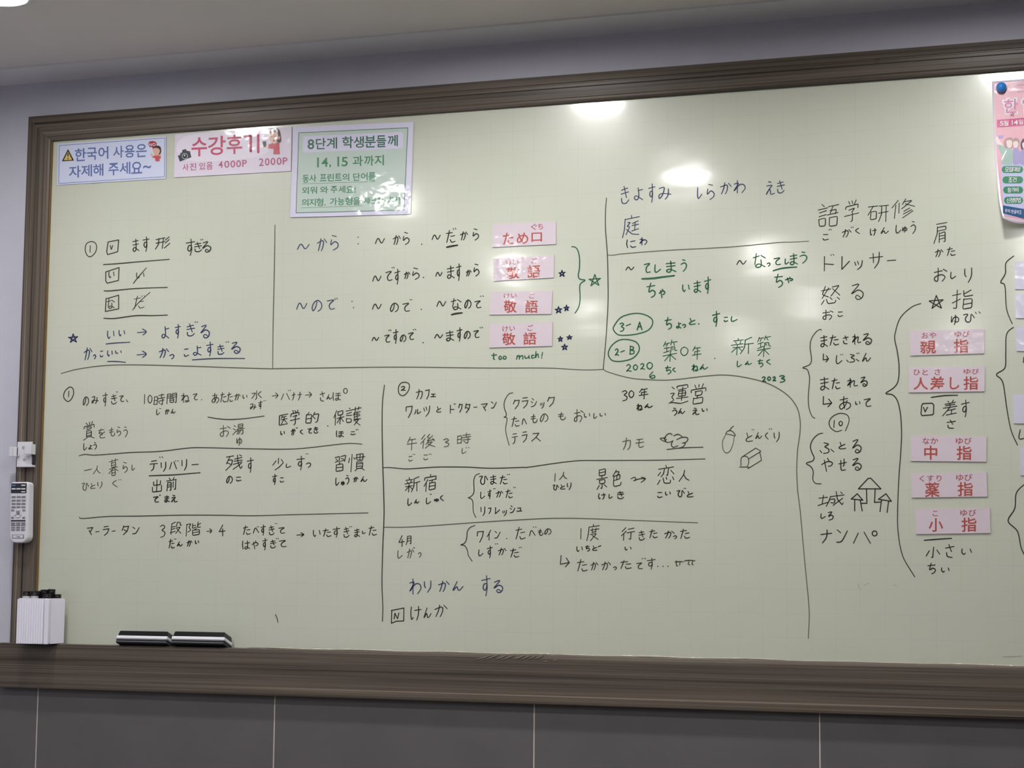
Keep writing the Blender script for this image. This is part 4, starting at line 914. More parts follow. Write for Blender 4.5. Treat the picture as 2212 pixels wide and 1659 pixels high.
def sheet(reg, s, matl, parent, y_front, name='sheet', thick=.0006):
    P = [tp(reg, *map(float, p.split(','))) for p in s.split()]
    n = len(P); V = [at(x, y, y_front) for x, y in P]; V += [v_ + Vector((0, thick, 0)) for v_ in V[:n]]
    F = [tuple(range(n))[::-1], tuple(range(n, 2*n))] + [(i, (i+1) % n, n + (i+1) % n, n + i) for i in range(n)]
    o = obj(name, V, F, matl, parent)
    bm = bmesh.new(); bm.from_mesh(o.data); bmesh.ops.recalc_face_normals(bm, faces=bm.faces); bm.to_mesh(o.data); bm.free()
    return o
def base_of(reg, s):
    P = [tp(reg, *map(float, p.split(','))) for p in s.split()]
    return at(sum(p[0] for p in P)/len(P), max(p[1] for p in P), 0)

# --- pink word cards
M_pink = paper('pink_card', (217, 203, 212), .6)
M_red = paper('red_print', (176, 76, 64), .7)
M_rub = paper('rose_print', (164, 80, 84), .7)
CARDS = [
 ('C1', '127,77 835,43 835,297 122,333', 'た 240 170 360 302;め 395 170 525 295;口 560 168 678 270', 'ぐ 555 70 625 138;ち 632 68 690 132', -.04,
  'pink card printed red with three characters, topmost of the four beside the green brace', 'a'),
 ('C1', '133,462 815,418 810,672 132,712', '敬 275 555 428 688;語 512 530 658 675', 'け 278 475 340 528;い 352 472 415 525;ご 560 450 628 515', -.06,
  'shiny pink card with red lettering beside the single small blue star', 'a'),
 ('C1', '105,832 795,820 783,1080 90,1088', '敬 248 925 395 1068;語 488 925 632 1068', 'け 250 850 318 902;い 332 850 395 898;ご 535 845 600 905', -.01,
  'pink card with red lettering beside the two small blue stars', 'a'),
 ('C1', '93,1195 797,1172 790,1438 88,1457', '敬 230 1292 382 1430;語 468 1285 615 1425', 'け 235 1215 300 1278;い 315 1215 375 1270;ご 515 1200 580 1268', -.03,
  'pink card with red lettering above the green words too much', 'a'),
 ('D1', '155,158 1185,130 1185,470 165,500', '親 305 285 522 475;指 765 268 970 462', 'お 325 178 415 265;や 432 175 525 262;ゆ 778 162 872 245;び 890 160 985 242', -.03,
  'shiny pink card with red lettering, topmost of the five in the right column', 'b'),
 ('D1', '150,662 1195,650 1190,992 145,1008', '人 212 800 415 970;差 440 785 637 975;し 712 795 845 965;指 900 785 1105 970', 'ひ 212 692 305 768;と 335 690 412 768;さ 503 682 585 765;ゆ 903 682 1000 755;び 1020 680 1115 755', -.01,
  'pink card with four large red characters, above the boxed letter V in the right column', 'b'),
 ('D2', '190,82 1318,88 1318,468 182,455', '中 390 225 585 437;指 872 230 1100 440', 'な 365 108 470 203;か 485 108 600 200;ゆ 862 108 970 205;び 990 108 1100 203', .01,
  'pink card with red lettering, third of the five in the right column', 'b'),
 ('D2', '192,650 1320,618 1332,988 202,1003', '薬 400 775 622 995;指 888 770 1118 980', 'く 320 672 390 765;す 430 668 535 758;り 575 668 648 760;ゆ 868 655 975 752;び 992 650 1110 750', -.02,
  'pink card with red lettering, fourth of the five in the right column', 'b'),
 ('D2', '258,1180 1370,1155 1380,1532 270,1548', '小 455 1310 672 1512;指 945 1300 1172 1512', 'こ 515 1200 592 1278;ゆ 928 1182 1032 1280;び 1055 1180 1168 1278', -.02,
  'pink card with red lettering, lowest of the five in the right column', 'b'),
]
for reg, quad, big, small, sl, lab, g in CARDS:
    t = thing('word_card', lab, 'card', base_of(reg, quad), 'pink word cards stuck beside the green brace' if g == 'a' else 'pink word cards in the right column')
    sheet(reg, quad, M_pink, t, -.0022, thick=.0012)
    for one in big.split(';'): lettering(reg, one, M_red, t, -.00235, .015, sl, name='large_character')
    for one in small.split(';'): lettering(reg, one, M_rub, t, -.00235, .011, sl, name='small_character')
# --- lavender white strips running off the right side
M_lav = paper('lavender_card', (212, 209, 228), .5)
for (x0, y0, x1, y1, w_), lab in zip([(137,143,138,275,1), (140,295,141,413,1), (143,453,145,570,1), (130,777,131,915,1), (162,1030,164,1163,1)],
        ['pale lavender paper strip at the right photo edge, topmost of five', 'pale lavender paper strip, second from the top at the right edge', 'pale lavender paper strip, middle one at the right edge',
         'pale lavender paper strip reaching furthest left, fourth down at the right edge', 'pale lavender paper strip, lowest at the right photo edge']):
    q = '%d,%d %d,%d %d,%d %d,%d' % (x0, y0, x0 + 330, y0 - 2, x1 + 330, y1 + 4, x1, y1)
    t = thing('paper_strip', lab, 'card', base_of('E1', q), 'pale strips at the right edge')
    sheet('E1', q, M_lav, t, -.0022, thick=.0012)

# --- blue notice, top left
q = '42,345 2035,210 2025,985 28,1105'
t = thing('notice_sign', 'laminated notice with blue lettering and a yellow warning triangle, top left of the board', 'sign', base_of('P1', q))
sheet('P1', q, paper('pale_blue_paper', (216, 222, 246)), t, -.0018)
M_bl = paper('blue_print', (98, 118, 176))
outline('P1', '68,378 2010,238 1998,950 58,1075 68,378', 1.1, M_bl, t, -.0020, 'border')
lettering('P1', '한 355 430 560 665;국 575 415 760 645;어 785 398 970 625;사 1058 385 1250 605;용 1270 368 1455 598;은 1480 350 1675 590', M_bl, t, -.0020, .015, -.06)
lettering('P1', '자 245 750 465 970;제 470 730 670 950;해 690 715 880 940;주 972 698 1160 925;세 1175 682 1375 905;요 1390 675 1590 895;~ 1610 740 1755 800', M_bl, t, -.0020, .015, -.06)
shape('P1', '115,668 230,440 340,655', paper('black_print', (38, 38, 40)), t, -.0020, 'warning_triangle')
shape('P1', '150,648 230,488 305,640', paper('yellow_print', (226, 196, 110)), t, -.00215, 'triangle_fill')
lettering('P1', '! 214 512 244 632', bpy.data.materials['black_print'], t, -.0023, .011)
def rosy(n, c): return paper(n, c)
M_skin = rosy('skin_print', (226, 180, 160)); M_hair = rosy('hair_print', (52, 40, 44)); M_redp = rosy('red_shirt_print', (206, 82, 92)); M_crim = rosy('crimson_print', (168, 44, 60))
M_whp = rosy('white_print', (240, 238, 246))
shape('P1', '1700,350 1730,305 1790,295 1845,315 1860,355 1835,395 1800,410 1790,455 1775,412 1725,400', M_crim, t, -.0020, 'speech_bubble', True)
lettering('P1', 'N 1715 335 1770 390;O 1782 330 1838 385', M_whp, t, -.00215)
shape('P1', '1795,400 1870,378 1930,405 1940,500 1900,560 1870,470 1800,440', M_hair, t, -.0020, 'figure_hair', True)
shape('P1', '1800,430 1870,425 1915,460 1905,520 1870,565 1820,550 1795,490', M_skin, t, -.00215, 'figure_face', True)
shape('P1', '1825,560 1900,560 1940,570 1930,620 1915,610 1912,668 1835,668 1830,610 1780,600 1755,550 1790,570', M_redp, t, -.00215, 'figure_shirt')
shape('P1', '1748,540 1765,520 1795,550 1800,580 1770,585', M_skin, t, -.0023, 'figure_hand', True)
shape('P1', '1905,545 1930,540 1940,565 1915,580', M_skin, t, -.0023, 'figure_hand', True)
# --- pink review poster
q = '105,200 2095,65 2080,825 85,935'
t = thing('review_poster', 'pink laminated poster with large crimson lettering, a camera and a woman with phone', 'poster', base_of('P2', q))
sheet('P2', q, paper('pale_pink_paper', (229, 219, 235), .45), t, -.0022)
M_cr = paper('crimson_letters', (200, 70, 110), .05); M_pl = paper('plum_letters', (186, 82, 126), .3)
shape('P2', '270,235 1600,150 1590,560 300,640', paper('white_panel', (238, 230, 244), .3), t, -.0024, 'pale_panel', True)
lettering('P2', '수 385 250 650 575;강 665 228 965 552;후 985 205 1250 535', M_cr, t, -.0026, .015, -.05)
outline('P2', '1290,232 1396,224 1396,488|1523,212 1523,502', 5.4, M_cr, t, -.0026, 'lettering')
lettering('P2', '사 230 702 335 820;진 355 690 465 812;있 515 682 622 805;음 640 668 745 798', M_pl, t, -.0026, .011, -.05)
lettering('P2', '4 845 655 918 775;0 945 650 1030 770;0 1050 645 1130 765;0 1148 640 1228 758;P 1250 635 1328 752', M_pl, t, -.0026, .011, -.04)
lettering('P2', '2 1535 608 1615 738;0 1638 605 1715 730;0 1735 600 1815 722;0 1838 595 1920 718;P 1940 592 2020 712', M_pl, t, -.0026, .011, -.04)
M_cam = paper('camera_print', (44, 54, 62), .65)
shape('P2', '152,565 195,545 190,520 222,508 228,465 288,448 300,478 358,488 382,590 185,665', M_cam, t, -.0026, 'camera_picture')
for r, mm, d in ((50, M_whp, -.0027), (44, M_cam, -.0028), (24, M_hair, -.0029)):
    shape('P2', ' '.join('%.1f,%.1f' % (272 + r*math.cos(a*math.pi/9), 572 + r*math.sin(a*math.pi/9)) for a in range(18)), mm, t, d, 'camera_lens_picture')
shape('P2', '253,552 268,545 278,560 266,572', M_whp, t, -.0030, 'glint_picture', True)
shape('P2', '1712,170 1760,110 1830,95 1885,130 1910,220 1912,325 1850,330 1800,200', M_hair, t, -.0026, 'figure_hair', True)
shape('P2', '1712,190 1760,150 1850,190 1865,240 1895,235 1885,285 1860,280 1820,330 1790,372 1765,340 1725,310 1710,250', M_skin, t, -.0027, 'figure_face', True)
shape('P2', '1690,378 1770,345 1800,370 1840,335 1880,340 1892,540 1780,540 1785,445 1700,440', M_redp, t, -.0028, 'figure_shirt')
shape('P2', '1595,380 1650,395 1700,390 1725,400 1720,435 1640,425 1600,420', M_skin, t, -.0027, 'figure_hand', True)
shape('P2', '1595,320 1655,315 1660,410 1612,418', M_cam, t, -.0029, 'phone_picture')
shape('P2', '1775,300 1805,295 1795,322 1780,322', M_crim, t, -.0028, 'figure_mouth', True)
outline('P2', '1735,240 1750,232 1765,242|1800,238 1815,230 1830,240', .7, M_hair, t, -.0028, 'figure_eyes', smooth=True)
# --- green notice
q = '135,140 2048,62 2005,1530 85,1582'
t = thing('notice_sign', 'green and white laminated notice with dark green lettering, right of the pink poster', 'sign', base_of('P3', q))
sheet('P3', q, paper('white_paper', (220, 218, 240), .65), t, -.0026)
M_gd = paper('dark_green_print', (56, 112, 88), .65); M_gl = paper('pale_green_print', (196, 213, 203), .65); M_gt = paper('green_letters', (72, 138, 100), .65)
shape('P3', '225,235 1960,155 1900,1465 180,1510', M_gl, t, -.0028, 'green_panel')
outline('P3', '225,235 1960,155 1900,1465 180,1510 225,235', 1.3, M_gd, t, -.0030, 'border')
shape('P3', '290,300 315,288 1865,220 1888,240 1885,465 1862,484 315,548 285,530', bpy.data.materials['white_paper'], t, -.0030, 'header_panel')
lettering('P3', '8 365 338 470 497;단 495 318 655 497;계 665 308 835 490;학 915 292 1090 480;생 1098 292 1262 472;분 1275 282 1450 470;들 1460 275 1615 465;께 1640 270 1802 450', M_gd, t, -.0032, .015, -.03)
lettering('P3', '1 500 630 560 785;4 585 630 690 778;, 705 738 742 790;1 825 615 880 772;5 905 620 1005 770;과 1080 602 1245 765;까 1265 596 1420 760;지 1430 588 1580 755', M_gt, t, -.0030, .015, -.03)
lettering('P3', '동 285 905 385 1030;사 390 900 505 1015;프 560 895 665 1005;린 680 888 785 1008;트 800 884 905 1000;의 915 882 1028 1000;단 1090 875 1200 1000;어 1215 868 1320 990;를 1335 862 1445 1000', M_gt, t, -.0030, .015, -.03)
lettering('P3', '외 275 1097 385 1212;워 400 1092 515 1207;와 562 1087 690 1200;주 732 1082 838 1197;세 855 1077 965 1192;요 980 1082 1095 1190;! 1108 1080 1130 1190', M_gt, t, -.0030, .015, -.03)
lettering('P3', '의 270 1287 380 1400;지 390 1285 495 1400;형 505 1277 615 1405;, 630 1372 652 1402;가 720 1270 835 1390;능 845 1265 950 1390;형 960 1262 1080 1385;을 1090 1262 1200 1385;체 1255 1262 1360 1372;크 1370 1265 1465 1365;합 1475 1257 1575 1370;니 1590 1250 1690 1365;다 1700 1250 1800 1365;! 1812 1255 1838 1365', M_gt, t, -.0030, .015, -.03)
outline('P3', '275,1048 1445,1010|265,1430 1240,1400', .8, M_gt, t, -.0030, 'underline')
# --- event poster at the right edge, curling off the board
EL = [(115,192),(262,196),(400,200),(560,205),(800,215),(1050,235),(1280,262),(1440,298)]
def edge_x(y):      # left edge of the sheet in photo pixels
    yy = (y - 150) * 4.482
    if yy <= EL[0][0]: return 2100 + EL[0][1] / 4.482
    for (a, xa), (b, xb) in zip(EL, EL[1:]):
        if yy <= b: return 2100 + (xa + (xb - xa) * (yy - a) / (b - a)) / 4.482
    return 2100 + EL[-1][1] / 4.482
def lift4(x, y):    # how far the sheet stands off the board there (negative Y is towards the room)
    u = max(0.0, (x - edge_x(y)) / 170.0); v_ = min(1.0, max(0.0, (y - 176) / 305.0))
    return -(0.0026 + 0.042 * v_ ** 2.6 * math.exp(-3.2 * u))
t = thing('event_poster', 'pink event poster with curling corner, held by a blue magnet at the right edge', 'poster', at(2200, 484, 0))
NU, NV = 26, 36; V = []; F = []
for j in range(NV + 1):
    for i in range(NU + 1):
        u, v_ = i / NU, j / NV
        xr = u * 185
        yb_ = [471, 478, 482.3, 484, 484, 483, 482][min(6, int(u * 12))]
        k = u * 12 - int(u * 12); nxt = [471, 478, 482.3, 484, 484, 483, 482][min(6, int(u * 12) + 1)]; yb_ = yb_ + (nxt - yb_) * k
        yt = 176 - .085 * xr
        y = yt + v_ * (yb_ - yt); x = edge_x(y + .085 * xr * (1 - v_)) ; x = x + u * (2330 - x)
        V.append(tuple(at(x, y, lift4(x, y))))
for j in range(NV):
    for i in range(NU):
        a = j*(NU+1)+i; F.append((a, a+NU+1, a+NU+2, a+1))
M_ev = paper('event_paper', (240, 226, 240), .6)
o = obj('sheet', V, F, M_ev, t, smooth=True)
so = o.modifiers.new('thickness', 'SOLIDIFY'); so.thickness = .0005; so.offset = -1
def grid_patch(x_l, x_r, y_t, y_b, matl, name, d, n=14):
    """printed field following the curved sheet; x_l/x_r/y_t/y_b are functions or numbers in crop pixels"""
    fn = lambda g, s: g(s) if callable(g) else g
    V2 = []; F = []
    for j in range(n + 1):
        for i in range(n + 1):
            v_ = j / n; u = i / n
            yt, yb_ = fn(y_t, u), fn(y_b, u); y = yt + v_ * (yb_ - yt); xl, xr = fn(x_l, y), fn(x_r, y)
            V2.append(tp('P4', xl + u * (xr - xl), y))
    for j in range(n):
        for i in range(n):
            a = j*(n+1)+i; F.append((a, a+n+1, a+n+2, a+1))
    return flat(name, V2, F, matl, t, -d, lift=lift4)
ex = lambda y: (edge_x(150 + y / 4.482) - 2100) * 4.482
grid_patch(lambda y: ex(y) + 22, 1000, lambda u: 135 - 60*u, lambda u: 1425 + 45*min(1, u*3), paper('event_pink', (238, 182, 196), .6), 'pink_panel', .0005, 22)
grid_patch(lambda y: ex(y) + 56 if y < 1000 else ex(y) + 52 - (y-1000)*.06, 990, lambda u: 918 - 30*u, lambda u: 1410 + 30*min(1, u*3), paper('event_lavender', (200, 204, 238), .6), 'lavender_panel', .0008, 14)
M_mag = paper('event_magenta', (206, 72, 126), .6); M_gp = paper('event_green', (58, 138, 102), .6); M_nv = paper('event_navy', (48, 92, 140), .6)
grid_patch(240, 990, lambda u: 488 - 60*u, lambda u: 562 - 60*u, M_mag, 'date_band', .0011, 10)
lettering('P4', '5 268 500 305 545;월 305 495 352 545;1 378 492 398 538;4 402 490 445 536;일 450 485 495 532', M_whp, t, -.0014, .011, -.05, lift=lift4)
lettering('P4', '한 290 272 460 436;일 470 262 625 425', M_whp, t, -.0011, .055, -.05, lift=lift4, name='title_halo')
lettering('P4', '한 305 285 445 422;일 485 275 610 410', paper('event_rose', (220, 130, 176), .6), t, -.0014, .015, -.05, lift=lift4, name='title_lettering')
lettering('P4', '월 0 0 1 1', M_whp, t, -.0014, .011, lift=lift4) if False else None
outline('P4', '435,152 520,146|438,218 530,210', .5, M_hair, t, -.0010, 'rule_line', lift=lift4)
outline('P4', '368,432 410,425 372,455 392,418 402,456 368,432', .9, M_crim, t, -.0016, 'star_picture', lift=lift4)
def pill(x0, y0, x1, y1, mm, nm, d):
    r = (y1 - y0) / 2; P = []
    for k in range(9): a = math.pi/2 + math.pi*k/8; P.append((x0 + r + r*math.cos(a), (y0+y1)/2 - r*math.sin(a)))
    for k in range(9): a = -math.pi/2 + math.pi*k/8; P.append((x1 - r + r*math.cos(a), (y0+y1)/2 - r*math.sin(a)))
    V2 = []; F = []; N = 24
    for i in range(N + 1):
        x = x0 + (x1 - x0) * i / N; e = min(x - x0, x1 - x, r); hh = math.sqrt(max(0, r*r - (r - e)**2)) + .01; ym = (y0 + y1) / 2
        for q in range(5): V2.append(tp('P4', x, ym - hh + 2*hh*q/4))
    for i in range(N):
        for q in range(4): F.append((i*5+q, i*5+q+1, i*5+q+6, i*5+q+5))
    return flat(nm, V2, F, mm, t, d, lift=lift4)
for y, x0, txt in ((935, 285, '모 318 945 355 990;집 355 943 392 990;대 392 943 430 988;상 430 942 468 988'), (1035, 292, '조 352 1045 390 1092;건 392 1043 430 1090'),
                   (1133, 299, '참 342 1145 378 1190;가 380 1143 414 1188;비 414 1142 448 1188'), (1233, 308, '신 332 1243 368 1290;청 368 1242 404 1290;방 404 1240 438 1288;법 438 1240 472 1288')):
    pill(x0, y, 494, y + 68, M_gp, 'green_label', -.0012)
    lettering('P4', txt, M_whp, t, -.0018, .011, lift=lift4)
grid_patch(298, 990, lambda u: 1315 + 55*min(1, u*2.2), lambda u: 1392 + 80*min(1, u*2.2), M_nv, 'navy_band', .0012, 12)
lettering('P4', '문 318 1350 340 1382;의 342 1352 364 1386;: 366 1362 371 1384;한 378 1358 402 1394;글 404 1360 428 1396;파 430 1362 452 1398;크 454 1364 476 1400', M_whp, t, -.0016, .011, .1, lift=lift4)
M_h1 = paper('brown_hair_print', (182, 148, 142), .6); M_h2 = paper('black_hair_print', (70, 64, 84), .6); M_sg = paper('sage_print', (170, 196, 190), .6); M_vi = paper('violet_print', (170, 160, 210), .6); M_fc = paper('pale_face_print', (246, 226, 226), .6)
def pic(s, mm, d, nm, sm=True): shape('P4', s, mm, t, d, nm, sm, lift=lift4)
pic('225,670 250,650 262,680 300,735 300,770 255,740', M_fc, -.0011, 'figure_arm')
pic('250,640 300,636 298,660 255,668', M_vi, -.0014, 'phone_picture', False)
pic('310,690 345,660 390,665 392,720 380,770 330,770 310,740', M_h1, -.0011, 'figure_hair')
pic('245,735 300,740 330,765 385,770 400,850 395,915 285,915 290,840', M_sg, -.0012, 'figure_shirt')
pic('335,690 375,685 388,715 375,755 345,755 333,720', M_fc, -.0015, 'figure_face')
pic('385,700 415,662 450,675 458,720 440,760 400,760', M_h1, -.0012, 'figure_hair')
pic('398,705 435,695 448,725 435,755 405,755', M_fc, -.0016, 'figure_face')
pic('400,770 445,765 470,840 465,905 400,915', M_vi, -.0014, 'figure_shirt')
pic('468,730 490,675 540,665 550,760 490,790', M_h2, -.0012, 'figure_hair')
pic('485,715 530,700 540,760 500,770', M_fc, -.0016, 'figure_face')
pic('470,790 540,780 560,910 460,910', M_vi, -.0015, 'figure_shirt')
# blue ball magnet
c = at(2100 + 285/4.482, 150 + 182/4.482, -.003)
t2 = thing('magnet', 'round blue plastic magnet holding the event poster', 'magnet', c)
prof = [(.0085, 0), (.0098, .003), (.0104, .0065), (.0098, .011), (.008, .0145), (.0052, .0166), (.002, .0176), (.0003, .0178)]
v, f = lathe(c, (0, -1, 0), prof, 28)
obj('magnet_cap', v, f, mat('blue_plastic', (52, 144, 232), .22, .6), t2, smooth=True)
v, f = lathe(c + Vector((0, .0002, 0)), (0, -1, 0), [(.0084, -.0006), (.0084, .0004)], 20)
obj('magnet_base', v, f, M_dark, t2)

# ------------------------------------------------------------------ erasers
def eraser(xl, xr, label, tilt=20, dz=0.0):
    W_, D_, = xr - xl, .044
    c0 = Vector((xl, -.0113, .8917 + dz))
    t = thing('eraser', label, 'eraser', ((xl+xr)/2, -.028, LIP), 'magnetic board erasers lying on the tray')
    M = Matrix.Translation(c0) @ Matrix.Rotation(math.radians(-tilt), 4, 'X')
    def prism(z0, z1, ia, ib, dy=0.0, r=.001):
        # slab with inset ia at the bottom and ib at the top
        bm = bmesh.new()
        def ring(z, i): return [bm.verts.new((i, -D_ + i - dy, z)), bm.verts.new((W_ - i, -D_ + i - dy, z)), bm.verts.new((W_ - i, -i, z)), bm.verts.new((i, -i, z))]
        a, b = ring(z0, ia), ring(z1, ib)
        bm.faces.new(a[::-1]); bm.faces.new(b)
        for i in range(4): bm.faces.new((a[i], a[(i+1) % 4], b[(i+1) % 4], b[i]))
        bmesh.ops.bevel(bm, geom=bm.edges[:], offset=r, segments=2, affect='EDGES')
        bm.verts.index_update(); V = [tuple(M @ q.co) for q in bm.verts]; F = [tuple(q.index for q in fc.verts) for fc in bm.faces]; bm.free()
        return V, F
    for k in range(4):
        z = .0002 + k * .0026
        v, f = prism(z, z + .0023, .0014 if k == 0 else .0006, .0006, .0006 * (k % 2), .0005)
        obj('felt_layer', v, f, M_felt if k % 2 == 0 else M_feltl, t)
    v, f = prism(.0107, .0177, 0, .0004, .0, .0008); obj('foam_layer', v, f, mat('white_foam', (236, 236, 242), .6) if 'white_foam' not in bpy.data.materials else bpy.data.materials['white_foam'], t)
    v, f = prism(.0179, .0300, .0016, .0036, .0, .0012); obj('handle', v, f, M_black, t)
eraser(-1.1245, -.995, 'black and white board eraser on the tray, the left one of the pair')
eraser(-.984, -.852, 'black and white board eraser on the tray, the right one of the pair', 20, .001)

# ------------------------------------------------------------------ pen cup with markers
CY0, CY1, CZ0, CZ1 = -.0870, -.0185, LIP, LIP + .1045
CX0, CX1 = at(37, 1342, CY0).x, at(104, 1342, CY0).x
t = thing('pen_cup', 'white ribbed plastic cup full of markers, standing on the tray at the left', 'cup', ((CX0+CX1)/2, (CY0+CY1)/2, CZ0))
def ribbed_wall(a0, a1, n, fixed, axis, amp, z0, z1, out):
    """corrugated panel; axis 'X' runs along X at Y=fixed, axis 'Y' runs along Y at X=fixed"""
    V = []; F = []; m_ = n * 6
    for i in range(m_ + 1):
        a = a0 + (a1 - a0) * i / m_; d = amp * (0.5 + 0.5 * math.cos(2 * math.pi * i / 6)) * out
        for z in (z0, z1):
            V.append((a, fixed + d, z) if axis == 'X' else (fixed + d, a, z))
    for i in range(m_): F.append((2*i, 2*i+2, 2*i+3, 2*i+1))
    return V, F
th = .0025
parts = [boxvf(CX0, CX1, CY0, CY0 + th, CZ0, CZ1), boxvf(CX0, CX1, CY1 - th, CY1, CZ0, CZ1), boxvf(CX0, CX0 + th, CY0, CY1, CZ0, CZ1), boxvf(CX1 - th, CX1, CY0, CY1, CZ0, CZ1), boxvf(CX0, CX1, CY0, CY1, CZ0, CZ0 + .003)]
v, f = merge(parts); obj('cup_body', v, f, M_cup, t)
v, f = merge([ribbed_wall(CX0 + .001, CX1 - .0105, 11, CY0, 'X', .0030, CZ0 + .001, CZ1 - .002, -1)]); obj('front_ribs', v, f, M_cup, t, smooth=False)
v, f = merge([ribbed_wall(CY0 + .008, CY1 - .002, 16, CX1, 'Y', .0016, CZ0 + .001, CZ1 - .002, 1)]); obj('side_ribs', v, f, M_cup, t)
v, f = rbox(CX1 - .0105, CX1 + .001, CY0 - .0022, CY0 + .007, CZ0, CZ1, .002, 3); obj('corner_strip', v, f, M_cup, t)
M_barrel = mat('silver_marker_barrel', (205, 206, 210), .3, .5)
M_print = mat('marker_green_print', (60, 88, 84), .4)
PENS = [(56, 1277, -.072), (75, 1277, -.066), (83, 1276, -.045), (96, 1273.5, -.044), (112, 1272.5, -.034), (101, 1284, -.070), (127, 1283.5, -.031)]
LABS = ['black capped marker at the left end of the white cup', 'black capped marker second from the left in the cup, silver barrel showing', 'black capped marker low in front, third from the left in the cup',
        'black capped marker at the back middle of the cup', 'black capped marker standing tallest at the back right of the cup', 'black capped marker lying lowest in the front middle of the cup', 'black capped marker alone at the right end of the cup']
for (px_, py_, Y), lab in zip(PENS, LABS):
    top = at(px_, py_, Y)
    top.x = min(max(top.x, CX0 + .0125), CX1 - .0125)
    bx = min(max(top.x + random.uniform(-.008, .008), CX0 + .013), CX1 - .013); by = min(max(Y + random.uniform(-.005, .005), CY0 + .013), CY1 - .013)
    bot = Vector((bx, by, CZ0 + .004))
    a = (top - bot).normalized(); L = (top - bot).length
    tt = thing('marker_pen', lab, 'marker', tuple(bot), 'markers in the white cup')
    cap = .011 if lab.startswith('black capped marker at the left') or 'silver' in lab else .030
    v, f = lathe(bot, a, [(.007, 0), (.0088, .002), (.0088, L - cap)], 18); obj('barrel', v, f, M_barrel, tt, smooth=False)
    v, f = lathe(bot, a, [(.0092, L - cap), (.0094, L - cap + .001), (.0088, L - .006), (.0082, L - .0035), (.0092, L - .003), (.0090, L - .0005), (.0062, L)], 18); obj('cap', v, f, M_black, tt, smooth=False)

# ------------------------------------------------------------------ projector remote and its empty bracket on the left frame
def P_(x, y, Y): return at(x, y, Y)
YF, YBK = -.046, -.0185
tl, tr_, br, bl = P_(24, 1041, YF), P_(59.5, 1041, YF), P_(57, 1173, YF), P_(22, 1170, YF)
t = thing('remote_control', 'long white remote control with many buttons, fixed to the left board frame', 'remote control', ((tl.x+tr_.x)/2, YBK, br.z))
xc = (tl.x + tr_.x + bl.x + br.x) / 4; zt, zb = tl.z, br.z
hw = (tr_.x - tl.x) / 2 + .0025
lean = (tl.x - bl.x) / (zt - zb)
def RM(u, v_, Y):       # u -1..1 across, v 0..1 down the front face
    z = zt + (zb - zt) * v_
    return Vector((xc + u * hw + lean * (z - (zt + zb) / 2), Y, z))
bm = bmesh.new()
def ringpts(sc_, Y, n=8):
    R = []
    r = .011
    H = (zt - zb) / 2; zc_ = (zt + zb) / 2; ww = hw * sc_; hh = H - (1 - sc_) * hw
    for (sx, sz, a0, rr) in ((1, 1, 0, .007), (-1, 1, 90, .007), (-1, -1, 180, .016), (1, -1, 270, .016)):
        for k in range(n + 1):
            a = math.radians(a0 + 90 * k / n)
            x = sx * (ww - rr) + rr * math.cos(a); z = sz * (hh - rr) + rr * math.sin(a)
            R.append(bm.verts.new((xc + x + lean * z, Y, zc_ + z)))
    return R
rs = [ringpts(.86, YBK), ringpts(.97, YBK - .004), ringpts(1.0, YBK - .012), ringpts(1.0, YF + .005), ringpts(.97, YF + .0015), ringpts(.90, YF)]
for a, b in zip(rs, rs[1:]):
    n = len(a)
    for i in range(n): bm.faces.new((a[i], b[i], b[(i+1) % n], a[(i+1) % n]))
bm.faces.new(rs[0]); bm.faces.new(rs[-1][::-1])
bmesh.ops.recalc_face_normals(bm, faces=bm.faces)
bm.verts.index_update()
body = obj('remote_body', [tuple(q.co) for q in bm.verts], [tuple(q.index for q in fc.verts) for fc in bm.faces], M_white, t, smooth=False); bm.free()
def rbtn(u0, u1, v0, v1, h, matl, name, r=.0006, label=None, y0=None):
    a = RM(u0, v0, 0); b = RM(u1, v1, 0); yb = YF if y0 is None else y0
    v, f = rbox(min(a.x, b.x), max(a.x, b.x), yb - h, yb + .0006, b.z, a.z, r, 2)
    return obj(name, v, f, matl, t, label=label)
rbtn(-.86, .80, .025, .185, .0007, M_dark, 'dark_panel', .0003)
M_blue = mat('blue_button', (90, 130, 170), .4)
rbtn(-.76, -.36, .048, .073, .0020, M_blue, 'button', label='blue power button', y0=YF - .0005)
for (u0, u1, v0, v1) in ((.28, .70, .048, .070), (-.76, -.36, .105, .128), (-.26, .18, .105, .128), (.28, .70, .105, .128), (.28, .70, .155, .174)):
    rbtn(u0, u1, v0, v1, .0020, M_white, 'button', y0=YF - .0005, label='white button on the dark panel')
for v0 in (.232, .290, .345, .400):
    for u0 in (-.78, -.24, .30): rbtn(u0, u0 + .42, v0, v0 + .026, .0016, M_grey, 'button')
for a in range(4):      # direction pad
    ang = a * math.pi / 2; cx_, cz_ = RM(-.05, .51, 0).x, RM(-.05, .51, 0).z; V = []; F = []
    for k in range(9):
        q = ang - .62 + 1.24 * k / 8
        for r_ in (.0050, .0105):
            for y in (YF + .0004, YF - .0018): V.append((cx_ + r_*math.cos(q), y, cz_ + r_*math.sin(q)))
    for k in range(8):
        o_ = 4*k
        F += [(o_, o_+1, o_+5, o_+4), (o_+2, o_+6, o_+7, o_+3), (o_+1, o_+3, o_+7, o_+5)]
    obj('direction_key', V, F, M_white, t)
v, f = lathe((RM(-.05, .51, 0).x, YF + .0004, RM(-.05, .51, 0).z), (0, -1, 0), [(.0040, 0), (.0040, .002), (.0032, .0026)], 18); obj('enter_key', v, f, M_grey, t)
for u0, v0 in ((-.80, .452), (.42, .452), (-.80, .572), (.42, .572)): rbtn(u0, u0 + .28, v0, v0 + .026, .0016, M_grey, 'button')
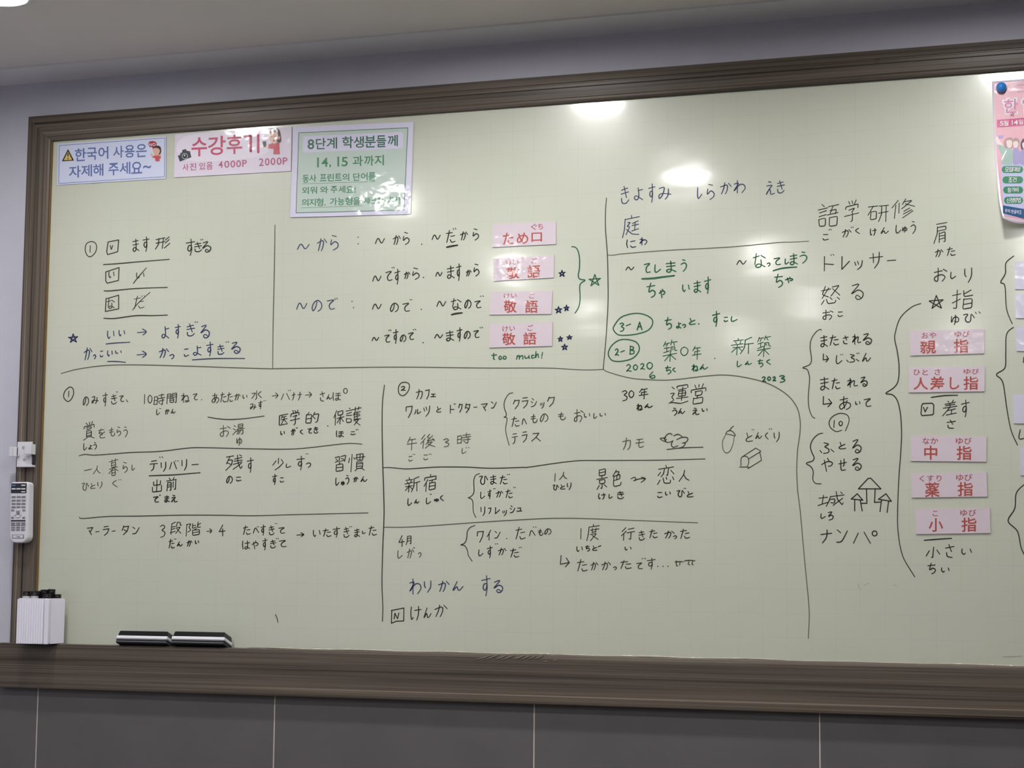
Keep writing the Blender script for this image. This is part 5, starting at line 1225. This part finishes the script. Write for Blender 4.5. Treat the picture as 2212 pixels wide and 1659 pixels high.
rbtn(-.84, .74, .625, .648, .0007, M_dark, 'dark_strip', .0003)
for v0 in (.662, .695):
    for u0 in (-.80, -.25, .30): rbtn(u0, u0 + .44, v0, v0 + .024, .0016, M_grey, 'button')
for v0 in (.738, .775):
    for u0 in (-.78, -.24, .30): rbtn(u0, u0 + .40, v0, v0 + .020, .0016, M_grey, 'button')
rbtn(-.66, .58, .865, .925, .0005, M_dark, 'label_plate', .0002)
rbtn(-.60, .52, .871, .919, .0007, M_white, 'label_plate', .0002)
a, b = RM(-.25, .88, 0), RM(.2, .91, 0)
V = []; F = []
for k, ch in enumerate('Yes'):
    gv, gf = FG[(ch, .011)]; xs = [p[0] for p in gv]; ys = [p[1] for p in gv]; n0 = len(V)
    for p in gv: V.append((a.x + (b.x-a.x) * (k + .85*(p[0]-min(xs))/(max(xs)-min(xs)))/3, YF - .0009, b.z + (a.z-b.z) * (max(ys)-p[1])/(max(ys)-min(ys)) * (1 if k == 0 else .75)))
    F += [tuple(i + n0 for i in q) for q in gf]
obj('lettering', V, F, M_dark, t)

t = thing('remote_bracket', 'empty white plastic remote bracket screwed to the frame above the remote', 'bracket', P_(52, 1008, -.018))
def pb(x0, y0, x1, y1, Y0, Y1, name, matl, r=.0008, par=None):
    a = at(x0, y0, Y0); b = at(x1, y1, Y0)
    v, f = rbox(a.x, b.x, Y0, Y1, b.z, a.z, r, 2); return obj(name, v, f, matl, par or t)
pb(37.5, 954.5, 66.5, 1008, -.0235, -.0175, 'back_plate', M_white, .001)
pb(20, 965.5, 39, 985.5, -.0290, -.0262, 'clip_arm', M_white, .001)
pb(19.5, 965, 24, 986, -.0400, -.0262, 'clip_arm', M_white, .001)
pb(36.5, 965.5, 39.8, 985.5, -.0290, -.0200, 'clip_arm', M_white, .0006)
pb(53, 959, 66.5, 981, -.0420, -.0385, 'clip_arm', M_white, .0012)
pb(63.5, 959, 66.6, 981, -.0400, -.0200, 'clip_arm', M_white, .0008)
pb(36, 1004.5, 68, 1008.5, -.0340, -.0175, 'bottom_lip', M_white, .0008)
for x, y in ((50.5, 967), (53, 993.5)):
    v, f = lathe(at(x, y, -.0232), (0, -1, 0), [(.0030, 0), (.0030, .0008), (.0022, .0009), (.0020, .0002), (.0001, .0002)], 16); obj('screw', v, f, mat('dull_screw', (96, 96, 98), .4, metal=.6), t)
pb(67, 970, 75, 1001, -.0190, -.0160, 'mounting_pad', M_dark, .0006)
